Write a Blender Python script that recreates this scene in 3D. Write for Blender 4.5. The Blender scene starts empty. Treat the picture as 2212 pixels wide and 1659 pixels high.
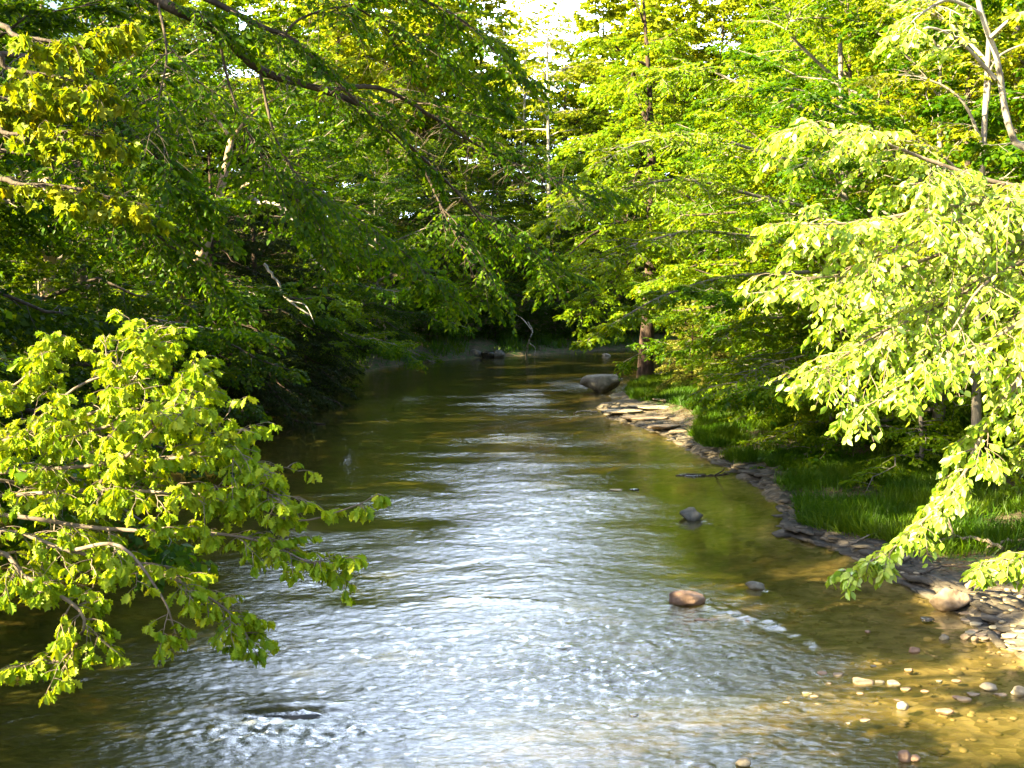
import bpy, math
import numpy as np
from mathutils import Vector

R = math.radians
sc = bpy.context.scene

# ------------------------------------------------------------------ camera
CAMZ, PITCH, F = 4.5, R(4.44), 2670.0          # F: focal length in 2212-px-wide photo units
cam_d = bpy.data.cameras.new("camera")
cam_d.sensor_width = 36.0
cam_d.lens = 36.0 * F / 2212.0
cam_d.clip_start = 0.1
cam_d.clip_end = 3000
cam = bpy.data.objects.new("camera", cam_d)
sc.collection.objects.link(cam)
cam.location = (0, 0, CAMZ)
cam.rotation_euler = (R(90) - PITCH, 0, 0)
sc.camera = cam

# ------------------------------------------------------------------ sky, sun, exposure
SUN_EL = R(29)
sun_h = Vector((-0.90, -0.43, 0)).normalized()
sun_v = Vector((sun_h.x * math.cos(SUN_EL), sun_h.y * math.cos(SUN_EL), math.sin(SUN_EL)))
world = bpy.data.worlds.new("World")
sc.world = world
world.use_nodes = True
wn = world.node_tree
bg = wn.nodes["Background"]
sky = wn.nodes.new("ShaderNodeTexSky")
sky.sky_type = 'NISHITA'
sky.sun_disc = False
sky.sun_elevation = SUN_EL
sky.sun_rotation = math.atan2(sun_h.x, sun_h.y)
sky.air_density = 1.0
sky.dust_density = 2.0
wtc = wn.nodes.new("ShaderNodeTexCoord")
wmp = wn.nodes.new("ShaderNodeMapping"); wmp.inputs["Scale"].default_value = (1.0, 1.0, 2.2)
wno = wn.nodes.new("ShaderNodeTexNoise"); wno.inputs["Scale"].default_value = 2.6; wno.inputs["Detail"].default_value = 7; wno.inputs["Roughness"].default_value = 0.6
wrp = wn.nodes.new("ShaderNodeValToRGB"); wrp.color_ramp.elements[0].position = 0.40; wrp.color_ramp.elements[1].position = 0.62
wrp.color_ramp.elements[0].color = (0.35, 0.35, 0.35, 1); wrp.color_ramp.elements[1].color = (0.9, 0.9, 0.9, 1)
wmx = wn.nodes.new("ShaderNodeMix"); wmx.data_type = 'RGBA'
wmx.inputs[7].default_value = (32.0, 38.0, 49.0, 1)
wn.links.new(wtc.outputs["Generated"], wmp.inputs[0]); wn.links.new(wmp.outputs[0], wno.inputs["Vector"]); wn.links.new(wno.outputs["Fac"], wrp.inputs[0])
wsp = wn.nodes.new("ShaderNodeSeparateXYZ")          # invented cloud column up-creek, added to brighten the sky reflected in the water
wn.links.new(wtc.outputs["Generated"], wsp.inputs[0])
wab = wn.nodes.new("ShaderNodeMath"); wab.operation = 'ABSOLUTE'; wn.links.new(wsp.outputs["X"], wab.inputs[0])
wm1 = wn.nodes.new("ShaderNodeMapRange"); wm1.interpolation_type = 'SMOOTHSTEP'; wm1.inputs[1].default_value = 0.30; wm1.inputs[2].default_value = 0.09
wn.links.new(wab.outputs[0], wm1.inputs[0])
wm2 = wn.nodes.new("ShaderNodeMapRange"); wm2.interpolation_type = 'SMOOTHSTEP'; wm2.inputs[1].default_value = 0.0; wm2.inputs[2].default_value = 0.35
wn.links.new(wsp.outputs["Y"], wm2.inputs[0])
wm3 = wn.nodes.new("ShaderNodeMapRange"); wm3.interpolation_type = 'SMOOTHSTEP'; wm3.inputs[1].default_value = 0.88; wm3.inputs[2].default_value = 0.66
wn.links.new(wsp.outputs["Z"], wm3.inputs[0])
wm4 = wn.nodes.new("ShaderNodeMath"); wm4.operation = 'MULTIPLY'
wn.links.new(wm1.outputs[0], wm4.inputs[0]); wn.links.new(wm3.outputs[0], wm4.inputs[1])
wmr = wn.nodes.new("ShaderNodeMath"); wmr.operation = 'MULTIPLY'
wn.links.new(wm4.outputs[0], wmr.inputs[0]); wn.links.new(wm2.outputs[0], wmr.inputs[1])
wml = wn.nodes.new("ShaderNodeMath"); wml.operation = 'MULTIPLY'
wn.links.new(wrp.outputs[0], wml.inputs[0]); wn.links.new(wmr.outputs[0], wml.inputs[1])
wn.links.new(wml.outputs[0], wmx.inputs[0]); wn.links.new(sky.outputs[0], wmx.inputs[6])
wn.links.new(wmx.outputs[2], bg.inputs[0])
bg.inputs[1].default_value = 0.05
sl = bpy.data.lights.new("sun", 'SUN')
sl.energy = 5.0
sl.angle = R(0.5)
sl.color = (1.0, 0.85, 0.48)
so = bpy.data.objects.new("sun", sl)
so.rotation_euler = sun_v.to_track_quat('Z', 'Y').to_euler()
sc.collection.objects.link(so)
sc.view_settings.view_transform = 'Standard'
sc.view_settings.look = 'None'
sc.view_settings.gamma = 1.0
sc.view_settings.exposure = 3.5
cy = sc.cycles
cy.max_bounces = 7
cy.diffuse_bounces = 3
cy.glossy_bounces = 3
cy.transmission_bounces = 4
cy.transparent_max_bounces = 8
cy.caustics_reflective = False
cy.caustics_refractive = False
cy.sample_clamp_indirect = 8
cy.use_denoising = True

# ------------------------------------------------------------------ helpers
def W(u, v, Y):
    """the point at distance Y ahead that stands at (u, v) of the 2212x1659 view"""
    xc, yc = (u - 1106.0) / F, -(v - 829.5) / F
    d = np.array([xc, math.cos(PITCH) + yc * math.sin(PITCH), -math.sin(PITCH) + yc * math.cos(PITCH)])
    return np.array([0, 0, CAMZ]) + d * (Y / d[1])

def G(u, v, z=0.0):
    """the point on the level z seen at (u, v)"""
    xc, yc = (u - 1106.0) / F, -(v - 829.5) / F
    d = np.array([xc, math.cos(PITCH) + yc * math.sin(PITCH), -math.sin(PITCH) + yc * math.cos(PITCH)])
    return np.array([0, 0, CAMZ]) + d * ((z - CAMZ) / d[2])

def _hash(ix, iy, s):
    n = (ix.astype(np.int64) * 374761393 + iy.astype(np.int64) * 668265263 + s * 974634777) & 0x7fffffff
    n = ((n ^ (n >> 13)) * 1274126177) & 0x7fffffff
    return ((n ^ (n >> 16)) & 0xffff) / 65535.0

def vnoise(x, y, s=0):
    ix, iy = np.floor(x), np.floor(y)
    fx, fy = x - ix, y - iy
    fx, fy = fx * fx * fx * (fx * (fx * 6 - 15) + 10), fy * fy * fy * (fy * (fy * 6 - 15) + 10)
    a, b = _hash(ix, iy, s), _hash(ix + 1, iy, s)
    c, d = _hash(ix, iy + 1, s), _hash(ix + 1, iy + 1, s)
    return (a + (b - a) * fx) * (1 - fy) + (c + (d - c) * fx) * fy - 0.5

def fbm(x, y, o=4, s=0):
    r, a = 0, 1.0
    for k in range(o):
        r = r + vnoise(x * 2 ** k + 17.3 * k, y * 2 ** k - 9.1 * k, s + k) * a
        a *= 0.5
    return r

def norm(a):
    return a / np.maximum(np.linalg.norm(a, axis=-1, keepdims=True), 1e-9)

def link(name, me, parent=None, mat=None):
    o = bpy.data.objects.new(name, me)
    sc.collection.objects.link(o)
    if parent is not None:
        o.parent = parent
    if mat is not None and me is not None:
        me.materials.append(mat)
    return o

def tag(o, label=None, cat=None, group=None, kind=None):
    for k, v in (("label", label), ("category", cat), ("group", group), ("kind", kind)):
        if v:
            o[k] = v
    return o

def mk_mesh(name, V, faces, attrs=None, smooth=False):
    """V (n,3); faces: list of (m,k) int arrays; attrs: {name: (n,) floats}"""
    me = bpy.data.meshes.new(name)
    V = np.ascontiguousarray(V, dtype=np.float32)
    me.vertices.add(len(V))
    me.vertices.foreach_set("co", V.ravel())
    loops = np.concatenate([f.ravel() for f in faces]).astype(np.int32)
    totals = np.concatenate([np.full(len(f), f.shape[1], np.int32) for f in faces])
    starts = np.concatenate([[0], np.cumsum(totals)[:-1]]).astype(np.int32)
    me.loops.add(len(loops))
    me.loops.foreach_set("vertex_index", loops)
    me.polygons.add(len(totals))
    me.polygons.foreach_set("loop_start", starts)
    if smooth:
        me.polygons.foreach_set("use_smooth", np.ones(len(totals), bool))
    for k, a in (attrs or {}).items():
        at = me.attributes.new(k, 'FLOAT', 'POINT')
        at.data.foreach_set("value", np.ascontiguousarray(a, dtype=np.float32))
    me.update(calc_edges=True)
    return me

# ------------------------------------------------------------------ materials
def nodes(name):
    m = bpy.data.materials.new(name)
    m.use_nodes = True
    nt = m.node_tree
    nt.nodes.clear()
    return m, nt, nt.nodes.new("ShaderNodeOutputMaterial")

def N(nt, typ, **kw):
    n = nt.nodes.new(typ)
    for k, v in kw.items():
        if k.startswith("i_"):
            n.inputs[k[2:].replace("_", " ")].default_value = v
        else:
            setattr(n, k, v)
    return n

def ramp(nt, stops, fac=None):
    r = nt.nodes.new("ShaderNodeValToRGB")
    e = r.color_ramp.elements
    while len(e) < len(stops):
        e.new(0.5)
    for q, (p, c) in zip(e, stops):
        q.position = p
        q.color = (c[0], c[1], c[2], 1)
    if fac is not None:
        nt.links.new(fac, r.inputs[0])
    return r

def leaf_mat(name, c0, c1, c2, tr=0.5, ty=(1.5, 1.15, 0.35), gloss=0.010, rough=0.45):
    m, nt, out = nodes(name)
    L = nt.links.new
    at = N(nt, "ShaderNodeAttribute", attribute_name="tone")
    oi = N(nt, "ShaderNodeObjectInfo")
    mm = N(nt, "ShaderNodeMath", operation='MULTIPLY_ADD')
    mm.inputs[1].default_value = 0.25
    L(oi.outputs["Random"], mm.inputs[0])
    L(at.outputs["Fac"], mm.inputs[2])
    sb = N(nt, "ShaderNodeMath", operation='SUBTRACT')
    sb.inputs[1].default_value = 0.125
    L(mm.outputs[0], sb.inputs[0])
    r = ramp(nt, [(0.0, c0), (0.5, c1), (1.0, c2)], sb.outputs[0])
    d = N(nt, "ShaderNodeBsdfDiffuse")
    L(r.outputs[0], d.inputs[0])
    t = N(nt, "ShaderNodeBsdfTranslucent")
    mu = N(nt, "ShaderNodeMix", data_type='RGBA', blend_type='MULTIPLY')
    mu.inputs["Factor"].default_value = 1
    L(r.outputs[0], mu.inputs[6])
    mu.inputs[7].default_value = (*ty, 1)
    L(mu.outputs[2], t.inputs[0])
    mx = N(nt, "ShaderNodeMixShader")
    mx.inputs[0].default_value = tr
    L(d.outputs[0], mx.inputs[1]); L(t.outputs[0], mx.inputs[2])
    g = N(nt, "ShaderNodeBsdfGlossy")
    g.inputs["Roughness"].default_value = rough
    g.inputs[0].default_value = (1, 1, 1, 1)
    m2 = N(nt, "ShaderNodeMixShader")
    m2.inputs[0].default_value = gloss
    L(mx.outputs[0], m2.inputs[1]); L(g.outputs[0], m2.inputs[2])
    L(m2.outputs[0], out.inputs[0])
    return m

def surf_mat(name, stops, scale=4.0, detail=6, rough=0.85, bump=0.4, bscale=14.0, stretch=(1, 1, 1), coord="Object", spec=0.3):
    m, nt, out = nodes(name)
    L = nt.links.new
    tc = N(nt, "ShaderNodeTexCoord")
    mp = N(nt, "ShaderNodeMapping")
    mp.inputs["Scale"].default_value = stretch
    L(tc.outputs[coord], mp.inputs[0])
    n1 = N(nt, "ShaderNodeTexNoise")
    n1.inputs["Scale"].default_value = scale
    n1.inputs["Detail"].default_value = detail
    n1.inputs["Roughness"].default_value = 0.62
    L(mp.outputs[0], n1.inputs["Vector"])
    r = ramp(nt, stops, n1.outputs["Fac"])
    p = N(nt, "ShaderNodeBsdfPrincipled")
    p.inputs["Roughness"].default_value = rough
    p.inputs["Specular IOR Level"].default_value = spec
    L(r.outputs[0], p.inputs["Base Color"])
    n2 = N(nt, "ShaderNodeTexNoise")
    n2.inputs["Scale"].default_value = bscale
    n2.inputs["Detail"].default_value = 8
    L(mp.outputs[0], n2.inputs["Vector"])
    b = N(nt, "ShaderNodeBump")
    b.inputs["Strength"].default_value = bump
    b.inputs["Distance"].default_value = 0.05
    L(n2.outputs["Fac"], b.inputs["Height"])
    L(b.outputs[0], p.inputs["Normal"])
    L(p.outputs[0], out.inputs[0])
    return m

M = {}
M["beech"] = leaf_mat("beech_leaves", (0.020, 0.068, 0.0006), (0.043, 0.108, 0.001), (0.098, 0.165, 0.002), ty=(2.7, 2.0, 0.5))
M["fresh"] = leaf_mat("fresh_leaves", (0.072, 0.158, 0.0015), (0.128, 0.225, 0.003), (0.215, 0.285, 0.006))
M["deep"] = leaf_mat("deep_leaves", (0.010, 0.034, 0.0005), (0.022, 0.055, 0.0007), (0.048, 0.090, 0.0012), tr=0.45, ty=(2.7, 2.0, 0.5))  # leaf colour lowered so that shade is partly painted into these crowns
M["oak"] = leaf_mat("oak_leaves", (0.120, 0.225, 0.003), (0.225, 0.340, 0.008), (0.390, 0.460, 0.030), tr=0.40)
M["maple"] = leaf_mat("maple_leaves", (0.090, 0.180, 0.003), (0.160, 0.235, 0.005), (0.260, 0.270, 0.010), tr=0.45)
M["elm"] = leaf_mat("elm_leaves", (0.120, 0.250, 0.005), (0.250, 0.400, 0.018), (0.480, 0.590, 0.130), tr=0.38, gloss=0.05)
M["golden"] = leaf_mat("golden_leaves", (0.110, 0.180, 0.003), (0.170, 0.225, 0.004), (0.240, 0.255, 0.006))
M["spring"] = leaf_mat("spring_leaves", (0.150, 0.235, 0.004), (0.230, 0.310, 0.010), (0.340, 0.390, 0.040))  # leaf colour lightened to stand in for the hazy glow of the background
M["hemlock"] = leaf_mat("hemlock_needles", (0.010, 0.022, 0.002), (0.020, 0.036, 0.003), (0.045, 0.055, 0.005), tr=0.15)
M["juniper"] = leaf_mat("juniper_needles", (0.090, 0.120, 0.012), (0.170, 0.190, 0.020), (0.300, 0.230, 0.080), tr=0.3)
M["grass"] = leaf_mat("grass_blades", (0.020, 0.064, 0.001), (0.042, 0.105, 0.001), (0.090, 0.145, 0.002), tr=0.4)
M["litter"] = leaf_mat("dead_leaves", (0.060, 0.035, 0.018), (0.150, 0.090, 0.045), (0.300, 0.200, 0.110), tr=0.1)
M["dark_bark"] = surf_mat("dark_bark", [(0.3, (0.030, 0.022, 0.016)), (0.6, (0.085, 0.064, 0.048)), (0.8, (0.14, 0.11, 0.085))], 6, stretch=(1, 1, 0.25), bump=0.8)
M["grey_bark"] = surf_mat("grey_bark", [(0.3, (0.10, 0.085, 0.07)), (0.6, (0.22, 0.19, 0.16)), (0.8, (0.33, 0.30, 0.26))], 7, stretch=(1, 1, 0.3), bump=0.5)
M["pale_bark"] = surf_mat("pale_bark", [(0.35, (0.12, 0.10, 0.08)), (0.5, (0.30, 0.27, 0.23)), (0.7, (0.46, 0.42, 0.37))], 4, stretch=(1, 1, 0.5), bump=0.3)
M["red_bark"] = surf_mat("red_bark", [(0.3, (0.018, 0.011, 0.008)), (0.55, (0.045, 0.027, 0.020)), (0.75, (0.10, 0.058, 0.042))], 5, stretch=(1, 1, 0.3), bump=0.8)
M["twig"] = surf_mat("twig_bark", [(0.3, (0.10, 0.075, 0.055)), (0.6, (0.20, 0.155, 0.12)), (0.8, (0.30, 0.24, 0.19))], 8, bump=0.2)
M["driftwood"] = surf_mat("driftwood", [(0.3, (0.12, 0.09, 0.06)), (0.6, (0.26, 0.20, 0.14)), (0.8, (0.40, 0.33, 0.25))], 6, bump=0.4)
M["stone_grey"] = surf_mat("stone_grey", [(0.3, (0.09, 0.08, 0.06)), (0.55, (0.18, 0.16, 0.125)), (0.8, (0.29, 0.26, 0.21))], 5)
M["stone_tan"] = surf_mat("stone_tan", [(0.3, (0.12, 0.08, 0.05)), (0.55, (0.24, 0.175, 0.12)), (0.8, (0.40, 0.31, 0.22))], 5)
M["stone_brown"] = surf_mat("stone_brown", [(0.3, (0.11, 0.065, 0.045)), (0.55, (0.22, 0.14, 0.10)), (0.8, (0.33, 0.23, 0.17))], 5)
M["stone_pale"] = surf_mat("stone_pale", [(0.3, (0.18, 0.14, 0.10)), (0.55, (0.31, 0.26, 0.19)), (0.8, (0.45, 0.39, 0.30))], 5)
M["stone_dark"] = surf_mat("stone_dark", [(0.3, (0.06, 0.055, 0.045)), (0.55, (0.13, 0.12, 0.10)), (0.8, (0.22, 0.20, 0.17))], 5)
M["stone_wet"] = surf_mat("stone_wet", [(0.3, (0.015, 0.014, 0.012)), (0.6, (0.04, 0.034, 0.026)), (0.8, (0.07, 0.06, 0.045))], 5, rough=0.25, spec=0.6)
M["shale"] = surf_mat("shale", [(0.3, (0.02, 0.017, 0.013)), (0.5, (0.065, 0.053, 0.039)), (0.75, (0.17, 0.14, 0.10))], 2, bump=0.6, stretch=(1, 1, 6))

# ------------------------------------------------------------------ creek outline
right_bank = np.array([(7.5, -40), (7.2, 0), (6.9, 8), (6.3, 13), (6.2, 15.0), (6.45, 16.7), (6.2, 18.2), (5.75, 21.1), (5.15, 22.6), (5.6, 24.8),
                       (5.8, 27.5), (5.55, 30.2), (5.0, 35), (4.75, 38.4), (3.6, 42.5), (3.4, 46), (4.4, 50), (4.8, 54), (5.6, 58),
                       (6.6, 62), (9, 67), (14, 73), (24, 79), (48, 86), (120, 92)], float)
left_bank = np.array([(-9, -40), (-8, 0), (-8, 9), (-8.8, 16), (-10, 24), (-10.2, 32), (-9.6, 40), (-9.7, 46), (-10.0, 52), (-9.0, 60), (-8.2, 67),
                      (-6.4, 74), (-3.0, 79.5), (-0.2, 82), (3, 86), (8, 91.5), (20, 97), (48, 104), (120, 112)], float)

def seg_dist(px, py, poly):
    best = np.full(px.shape, 1e9)
    for a, b in zip(poly[:-1], poly[1:]):
        d = b - a
        t = np.clip(((px - a[0]) * d[0] + (py - a[1]) * d[1]) / (d @ d), 0, 1)
        best = np.minimum(best, np.hypot(px - a[0] - t * d[0], py - a[1] - t * d[1]))
    return best

def bank_d(x, y):
    """signed distances: right, left; positive on land"""
    x, y = np.asarray(x, float), np.asarray(y, float)
    xr = np.interp(y, right_bank[:, 1], right_bank[:, 0])
    xl = np.interp(y, left_bank[:, 1], left_bank[:, 0])
    dr = seg_dist(x, y, right_bank) * np.where(x > xr, 1, -1)
    dl = seg_dist(x, y, left_bank) * np.where(x < xl, 1, -1)
    return dr, dl

def ground(x, y):
    x, y = np.asarray(x, float), np.asarray(y, float)
    jit = (fbm(x * 1.3, y * 1.3, 3, 5) + .5 * vnoise(x * .5, y * .45, 6)) * 0.42 * np.clip((y - 14) / 10, 0.4, 1.5)
    dr, dl = bank_d(x, y)
    dr, dl = dr + jit, dl + jit
    hr = 0.10 * np.clip(dr / 0.12, 0, 1) + 0.02 * np.clip(dr, 0, 3) + 0.16 * np.clip(dr - 1.2, 0, 8) + 0.42 * np.clip(dr - 8, 0, 26)
    hl = 0.12 * np.clip(dl / 0.2, 0, 1) + 0.24 * np.clip(dl, 0, 6) + 0.36 * np.clip(dl - 6, 0, 26)
    inside = np.minimum(-dr, -dl)
    shallow = 0.035 + 0.05 * np.clip((y - 16) / 6, 0, 1)
    dep = np.where(-dr < -dl, shallow, 0.12) * np.clip(inside, 0, 20) + 0.03 * np.clip(inside / 0.2, 0, 1)
    dep = np.minimum(dep, 0.75)
    land = np.maximum(np.where(dr > 0, hr, 0), np.where(dl > 0, hl, 0))
    z = np.where(inside > 0, -dep, land)
    rr = np.clip(np.where(inside > 0, 0.03, np.minimum(land, 1.2)), 0.02, 1)
    return z + fbm(x * 0.35, y * 0.35, 4, 11) * 0.55 * rr + fbm(x * 3, y * 3, 3, 21) * 0.05

def zg(x, y):
    return float(ground(np.array([x]), np.array([y]))[0])

# ------------------------------------------------------------------ ground sheet
def axis(parts):
    return np.concatenate([np.arange(a, b, s) for a, b, s in parts])
gx = axis([(-900, -120, 60), (-120, -30, 4), (-30, -13, 0.8), (-13, 14, 0.14), (14, 34, 0.8), (34, 120, 4), (120, 901, 60)])
gy = axis([(-400, -40, 40), (-40, 6, 1.5), (6, 36, 0.14), (36, 70, 0.3), (70, 125, 0.8), (125, 200, 4), (200, 1401, 80)])
X, Y = np.meshgrid(gx, gy)
Z = ground(X, Y)
nxg, nyg = len(gx), len(gy)
idx = np.arange(nxg * nyg).reshape(nyg, nxg)
Q = np.stack([idx[:-1, :-1], idx[:-1, 1:], idx[1:, 1:], idx[1:, :-1]], -1).reshape(-1, 4)
drg, dlg = bank_d(X, Y)
# bare shale and sand close to the right waterline and the sandbar
bare = np.clip(1.25 - np.abs(drg - 0.2) / (0.55 + 1.6 * np.clip((19 - Y) / 3, 0, 1) + 1.5 * np.exp(-((Y - 42.5) / 5.5) ** 2)), 0, 1)
me = mk_mesh("ground", np.stack([X, Y, Z], -1).reshape(-1, 3), [Q], {"bare": bare.ravel()}, smooth=True)

def ground_mat():
    m, nt, out = nodes("forest_floor")
    L = nt.links.new
    tc = N(nt, "ShaderNodeTexCoord")
    geo = N(nt, "ShaderNodeNewGeometry")
    sp = N(nt, "ShaderNodeSeparateXYZ")
    L(geo.outputs["Position"], sp.inputs[0])
    def noise(s, d=6, st=(1, 1, 1)):
        mp = N(nt, "ShaderNodeMapping"); mp.inputs["Scale"].default_value = st
        L(tc.outputs["Object"], mp.inputs[0])
        n = N(nt, "ShaderNodeTexNoise"); n.inputs["Scale"].default_value = s; n.inputs["Detail"].default_value = d
        n.inputs["Roughness"].default_value = 0.65
        L(mp.outputs[0], n.inputs["Vector"]); return n
    n1, n2, n3 = noise(2.2), noise(9.0), noise(3.0, 8, (0.5, 3.0, 1))
    soil = ramp(nt, [(0.3, (0.035, 0.028, 0.016)), (0.5, (0.085, 0.065, 0.038)), (0.7, (0.17, 0.13, 0.08))], n2.outputs["Fac"])
    green = ramp(nt, [(0.3, (0.020, 0.055, 0.008)), (0.7, (0.050, 0.11, 0.014))], n2.outputs["Fac"])
    gm = ramp(nt, [(0.48, (0, 0, 0)), (0.60, (1, 1, 1))], n1.outputs["Fac"])
    mx = N(nt, "ShaderNodeMix", data_type='RGBA'); L(gm.outputs[0], mx.inputs[0]); L(soil.outputs[0], mx.inputs[6]); L(green.outputs[0], mx.inputs[7])
    shale = ramp(nt, [(0.35, (0.04, 0.032, 0.022)), (0.5, (0.085, 0.068, 0.048)), (0.62, (0.17, 0.135, 0.095)), (0.75, (0.065, 0.052, 0.038))], n3.outputs["Fac"])
    at = N(nt, "ShaderNodeAttribute", attribute_name="bare")
    ad = N(nt, "ShaderNodeMath", operation='MULTIPLY_ADD'); L(n2.outputs["Fac"], ad.inputs[0]); ad.inputs[1].default_value = 0.9; 
    L(at.outputs["Fac"], ad.inputs[2])
    bm = ramp(nt, [(0.70, (0, 0, 0)), (0.95, (1, 1, 1))], ad.outputs[0])
    m2 = N(nt, "ShaderNodeMix", data_type='RGBA'); L(bm.outputs[0], m2.inputs[0]); L(mx.outputs[2], m2.inputs[6]); L(shale.outputs[0], m2.inputs[7])
    # creek bed: gravel, silt
    vo = N(nt, "ShaderNodeTexVoronoi"); vo.inputs["Scale"].default_value = 7.0; L(tc.outputs["Object"], vo.inputs["Vector"])
    bed = ramp(nt, [(0.0, (0.14, 0.10, 0.045)), (0.4, (0.28, 0.215, 0.095)), (0.7, (0.42, 0.335, 0.17)), (1.0, (0.22, 0.175, 0.09))], vo.outputs["Color"])
    bn = ramp(nt, [(0.35, (0.35, 0.35, 0.35)), (0.7, (1, 1, 1))], noise(1.4).outputs["Fac"])
    bm2 = N(nt, "ShaderNodeMix", data_type='RGBA', blend_type='MULTIPLY'); bm2.inputs[0].default_value = 1
    L(bed.outputs[0], bm2.inputs[6]); L(bn.outputs[0], bm2.inputs[7])
    uw = N(nt, "ShaderNodeMapRange"); L(sp.outputs["Z"], uw.inputs[0])
    uw.inputs[1].default_value = 0.03; uw.inputs[2].default_value = -0.02; uw.inputs[3].default_value = 0; uw.inputs[4].default_value = 1
    m3 = N(nt, "ShaderNodeMix", data_type='RGBA'); L(uw.outputs[0], m3.inputs[0]); L(m2.outputs[2], m3.inputs[6]); L(bm2.outputs[2], m3.inputs[7])
    p = N(nt, "ShaderNodeBsdfPrincipled"); p.inputs["Roughness"].default_value = 0.85; p.inputs["Specular IOR Level"].default_value = 0.25
    L(m3.outputs[2], p.inputs["Base Color"])
    b = N(nt, "ShaderNodeBump"); b.inputs["Strength"].default_value = 0.7; b.inputs["Distance"].default_value = 0.08
    L(n3.outputs["Fac"], b.inputs["Height"])
    b2 = N(nt, "ShaderNodeBump"); b2.inputs["Strength"].default_value = 0.5; b2.inputs["Distance"].default_value = 0.04
    L(vo.outputs["Distance"], b2.inputs["Height"]); L(b.outputs[0], b2.inputs["Normal"])
    L(b2.outputs[0], p.inputs["Normal"])
    L(p.outputs[0], out.inputs[0])
    return m
g = link("ground", me, None, ground_mat())
tag(g, "brown forest floor, creek bed and shale banks", kind="structure")

# ------------------------------------------------------------------ water sheet
def blob(x, y, cx, cy, sx, sy):
    return np.exp(-((x - cx) / sx) ** 2 - ((y - cy) / sy) ** 2)
wy = 8.5 * (130 / 8.5) ** np.linspace(0, 1, 1250)
wy = np.concatenate([np.linspace(-40, 8.3, 40), wy])
wx = axis([(-11.5, -6, 0.11), (-6, 6.6, 0.045), (6.6, 15, 0.14), (15, 121, 2.0)])
X, Y = np.meshgrid(wx, wy)
warp = 1.2 * fbm(X * .25, Y * .25, 2, 55)
calm = 0.50 * blob(X, Y + 2 * warp, 4.6 + warp, 23.5, 3.0, 7.0) + 0.30 * blob(X, Y, 5.2 + warp, 18.8, 2.0, 2.2) + 0.5 * blob(X, Y, -7.5 + warp, 28, 5.0, 16) + 0.35 * blob(X, Y, 5.0, 12.3, 1.8, 2.5)
riff = 1.1 * blob(X, Y, 0.9 + warp, 14.0, 2.6, 4.2) + 0.6 * blob(X, Y, 0.6 + warp, 26, 2.0, 6) + 0.4 * blob(X, Y, -2.3, 12.0, 1.6, 1.2)
streaks = fbm(X * .5, Y * .9, 4, 57) * .5
amp = np.clip(0.45 + streaks + 0.6 * riff - calm, 0.06, 1.3) * (1 + 2.6 * np.clip((Y - 34) / 16, 0, 1) * np.exp(-((X - .8) / 5.0) ** 2) * np.clip(.5 + 2 * fbm(X * .35, Y * .12, 3, 58), .1, 1.4)) / (1 + np.clip(Y - 28, 0, 200) / 45)
def rot(x, y, a):
    return x * math.cos(a) + y * math.sin(a), -x * math.sin(a) + y * math.cos(a)
wx_ = X + 0.35 * fbm(X * 0.8, Y * 0.8, 2, 71); wy_ = Y + 0.35 * fbm(X * 0.8 + 9, Y * 0.8, 2, 72)
def rdg(n):
    return 0.5 - np.abs(n) * 2
xa, ya = rot(wx_, wy_, 0.22); xb, yb = rot(wx_, wy_, -0.35)
xc_, yc_ = rot(wx_, wy_, 0.8); xd_, yd_ = rot(wx_, wy_, -0.9)
z = 0.013 * vnoise(xa * 1.4, ya * 2.2, 31) + 0.007 * vnoise(xb * 3.1, yb * 4.4, 32) + 0.006 * rdg(vnoise(xc_ * 5.1, yc_ * 7.0, 36)) \
    + 0.0085 * rdg(vnoise(xc_ * 8.5, yc_ * 11.0, 33)) + 0.0075 * rdg(vnoise(xd_ * 14, yd_ * 18, 34)) + 0.0035 * vnoise(xa * 25, ya * 27, 35)
z = z * amp * 1.8
# the sunken slab near the lower left and the standing wave below it
rx, ry, _ = G(628, 1535)
dx, dy = X - rx, Y - ry
hump = 0.055 * np.exp(-((dx + .25 * vnoise(X * 3, Y * 3, 91)) / 0.60) ** 2 - ((dy - 0.10 - .1 * dx) / 0.20) ** 2)
trough = -0.045 * np.exp(-(dx / 0.62) ** 2 - ((dy + 0.16 + .12 * vnoise(X * 4, Y * 4, 92)) / 0.10) ** 2)
roll = np.clip(blob(dx, dy, 0.05, -0.62, 1.0, 0.42), 0, 1)
z = z + hump + trough + roll * (0.05 * rdg(vnoise(X * 7, Y * 8, 41)) + 0.03 * rdg(vnoise(X * 17, Y * 17, 42)))
foam = np.clip(0.75 * blob(dx, dy, 0.1, -0.36, 0.75, 0.10) + 0.42 * blob(dx, dy, 0.0, -0.75, 0.85, 0.42) + 0.2 * blob(dx, dy, -0.6, -1.0, 1.6, 0.6), 0, 1.3)
for (u, v, wd_) in [(1488, 1308, 84), (1494, 1124, 56), (1634, 1274, 46), (1977, 1411, 26), (2062, 1322, 90), (1310, 769, 24), (1302, 848, 96)]:
    q_ = G(u, v); hw = wd_ * q_[1] / F / 2
    ex, ey = X - q_[0], Y - q_[1]
    z = z + 0.018 * np.exp(-((np.hypot(ex / hw, (ey - hw * .6) / hw) - 1.25) / .22) ** 2) * min(1, hw)
    down = np.clip(-ey, 0, 9)
    vv = np.exp(-((np.abs(ex) - hw * .9 - down * .28) / (.07 + .04 * down)) ** 2) * np.exp(-down / (hw * 5)) * (ey < 0)
    z = z + .016 * vv * (1 + rdg(vnoise(X * 9, Y * 9, 95)))
    foam = foam + .28 * vv * np.exp(-down / hw) 
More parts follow.
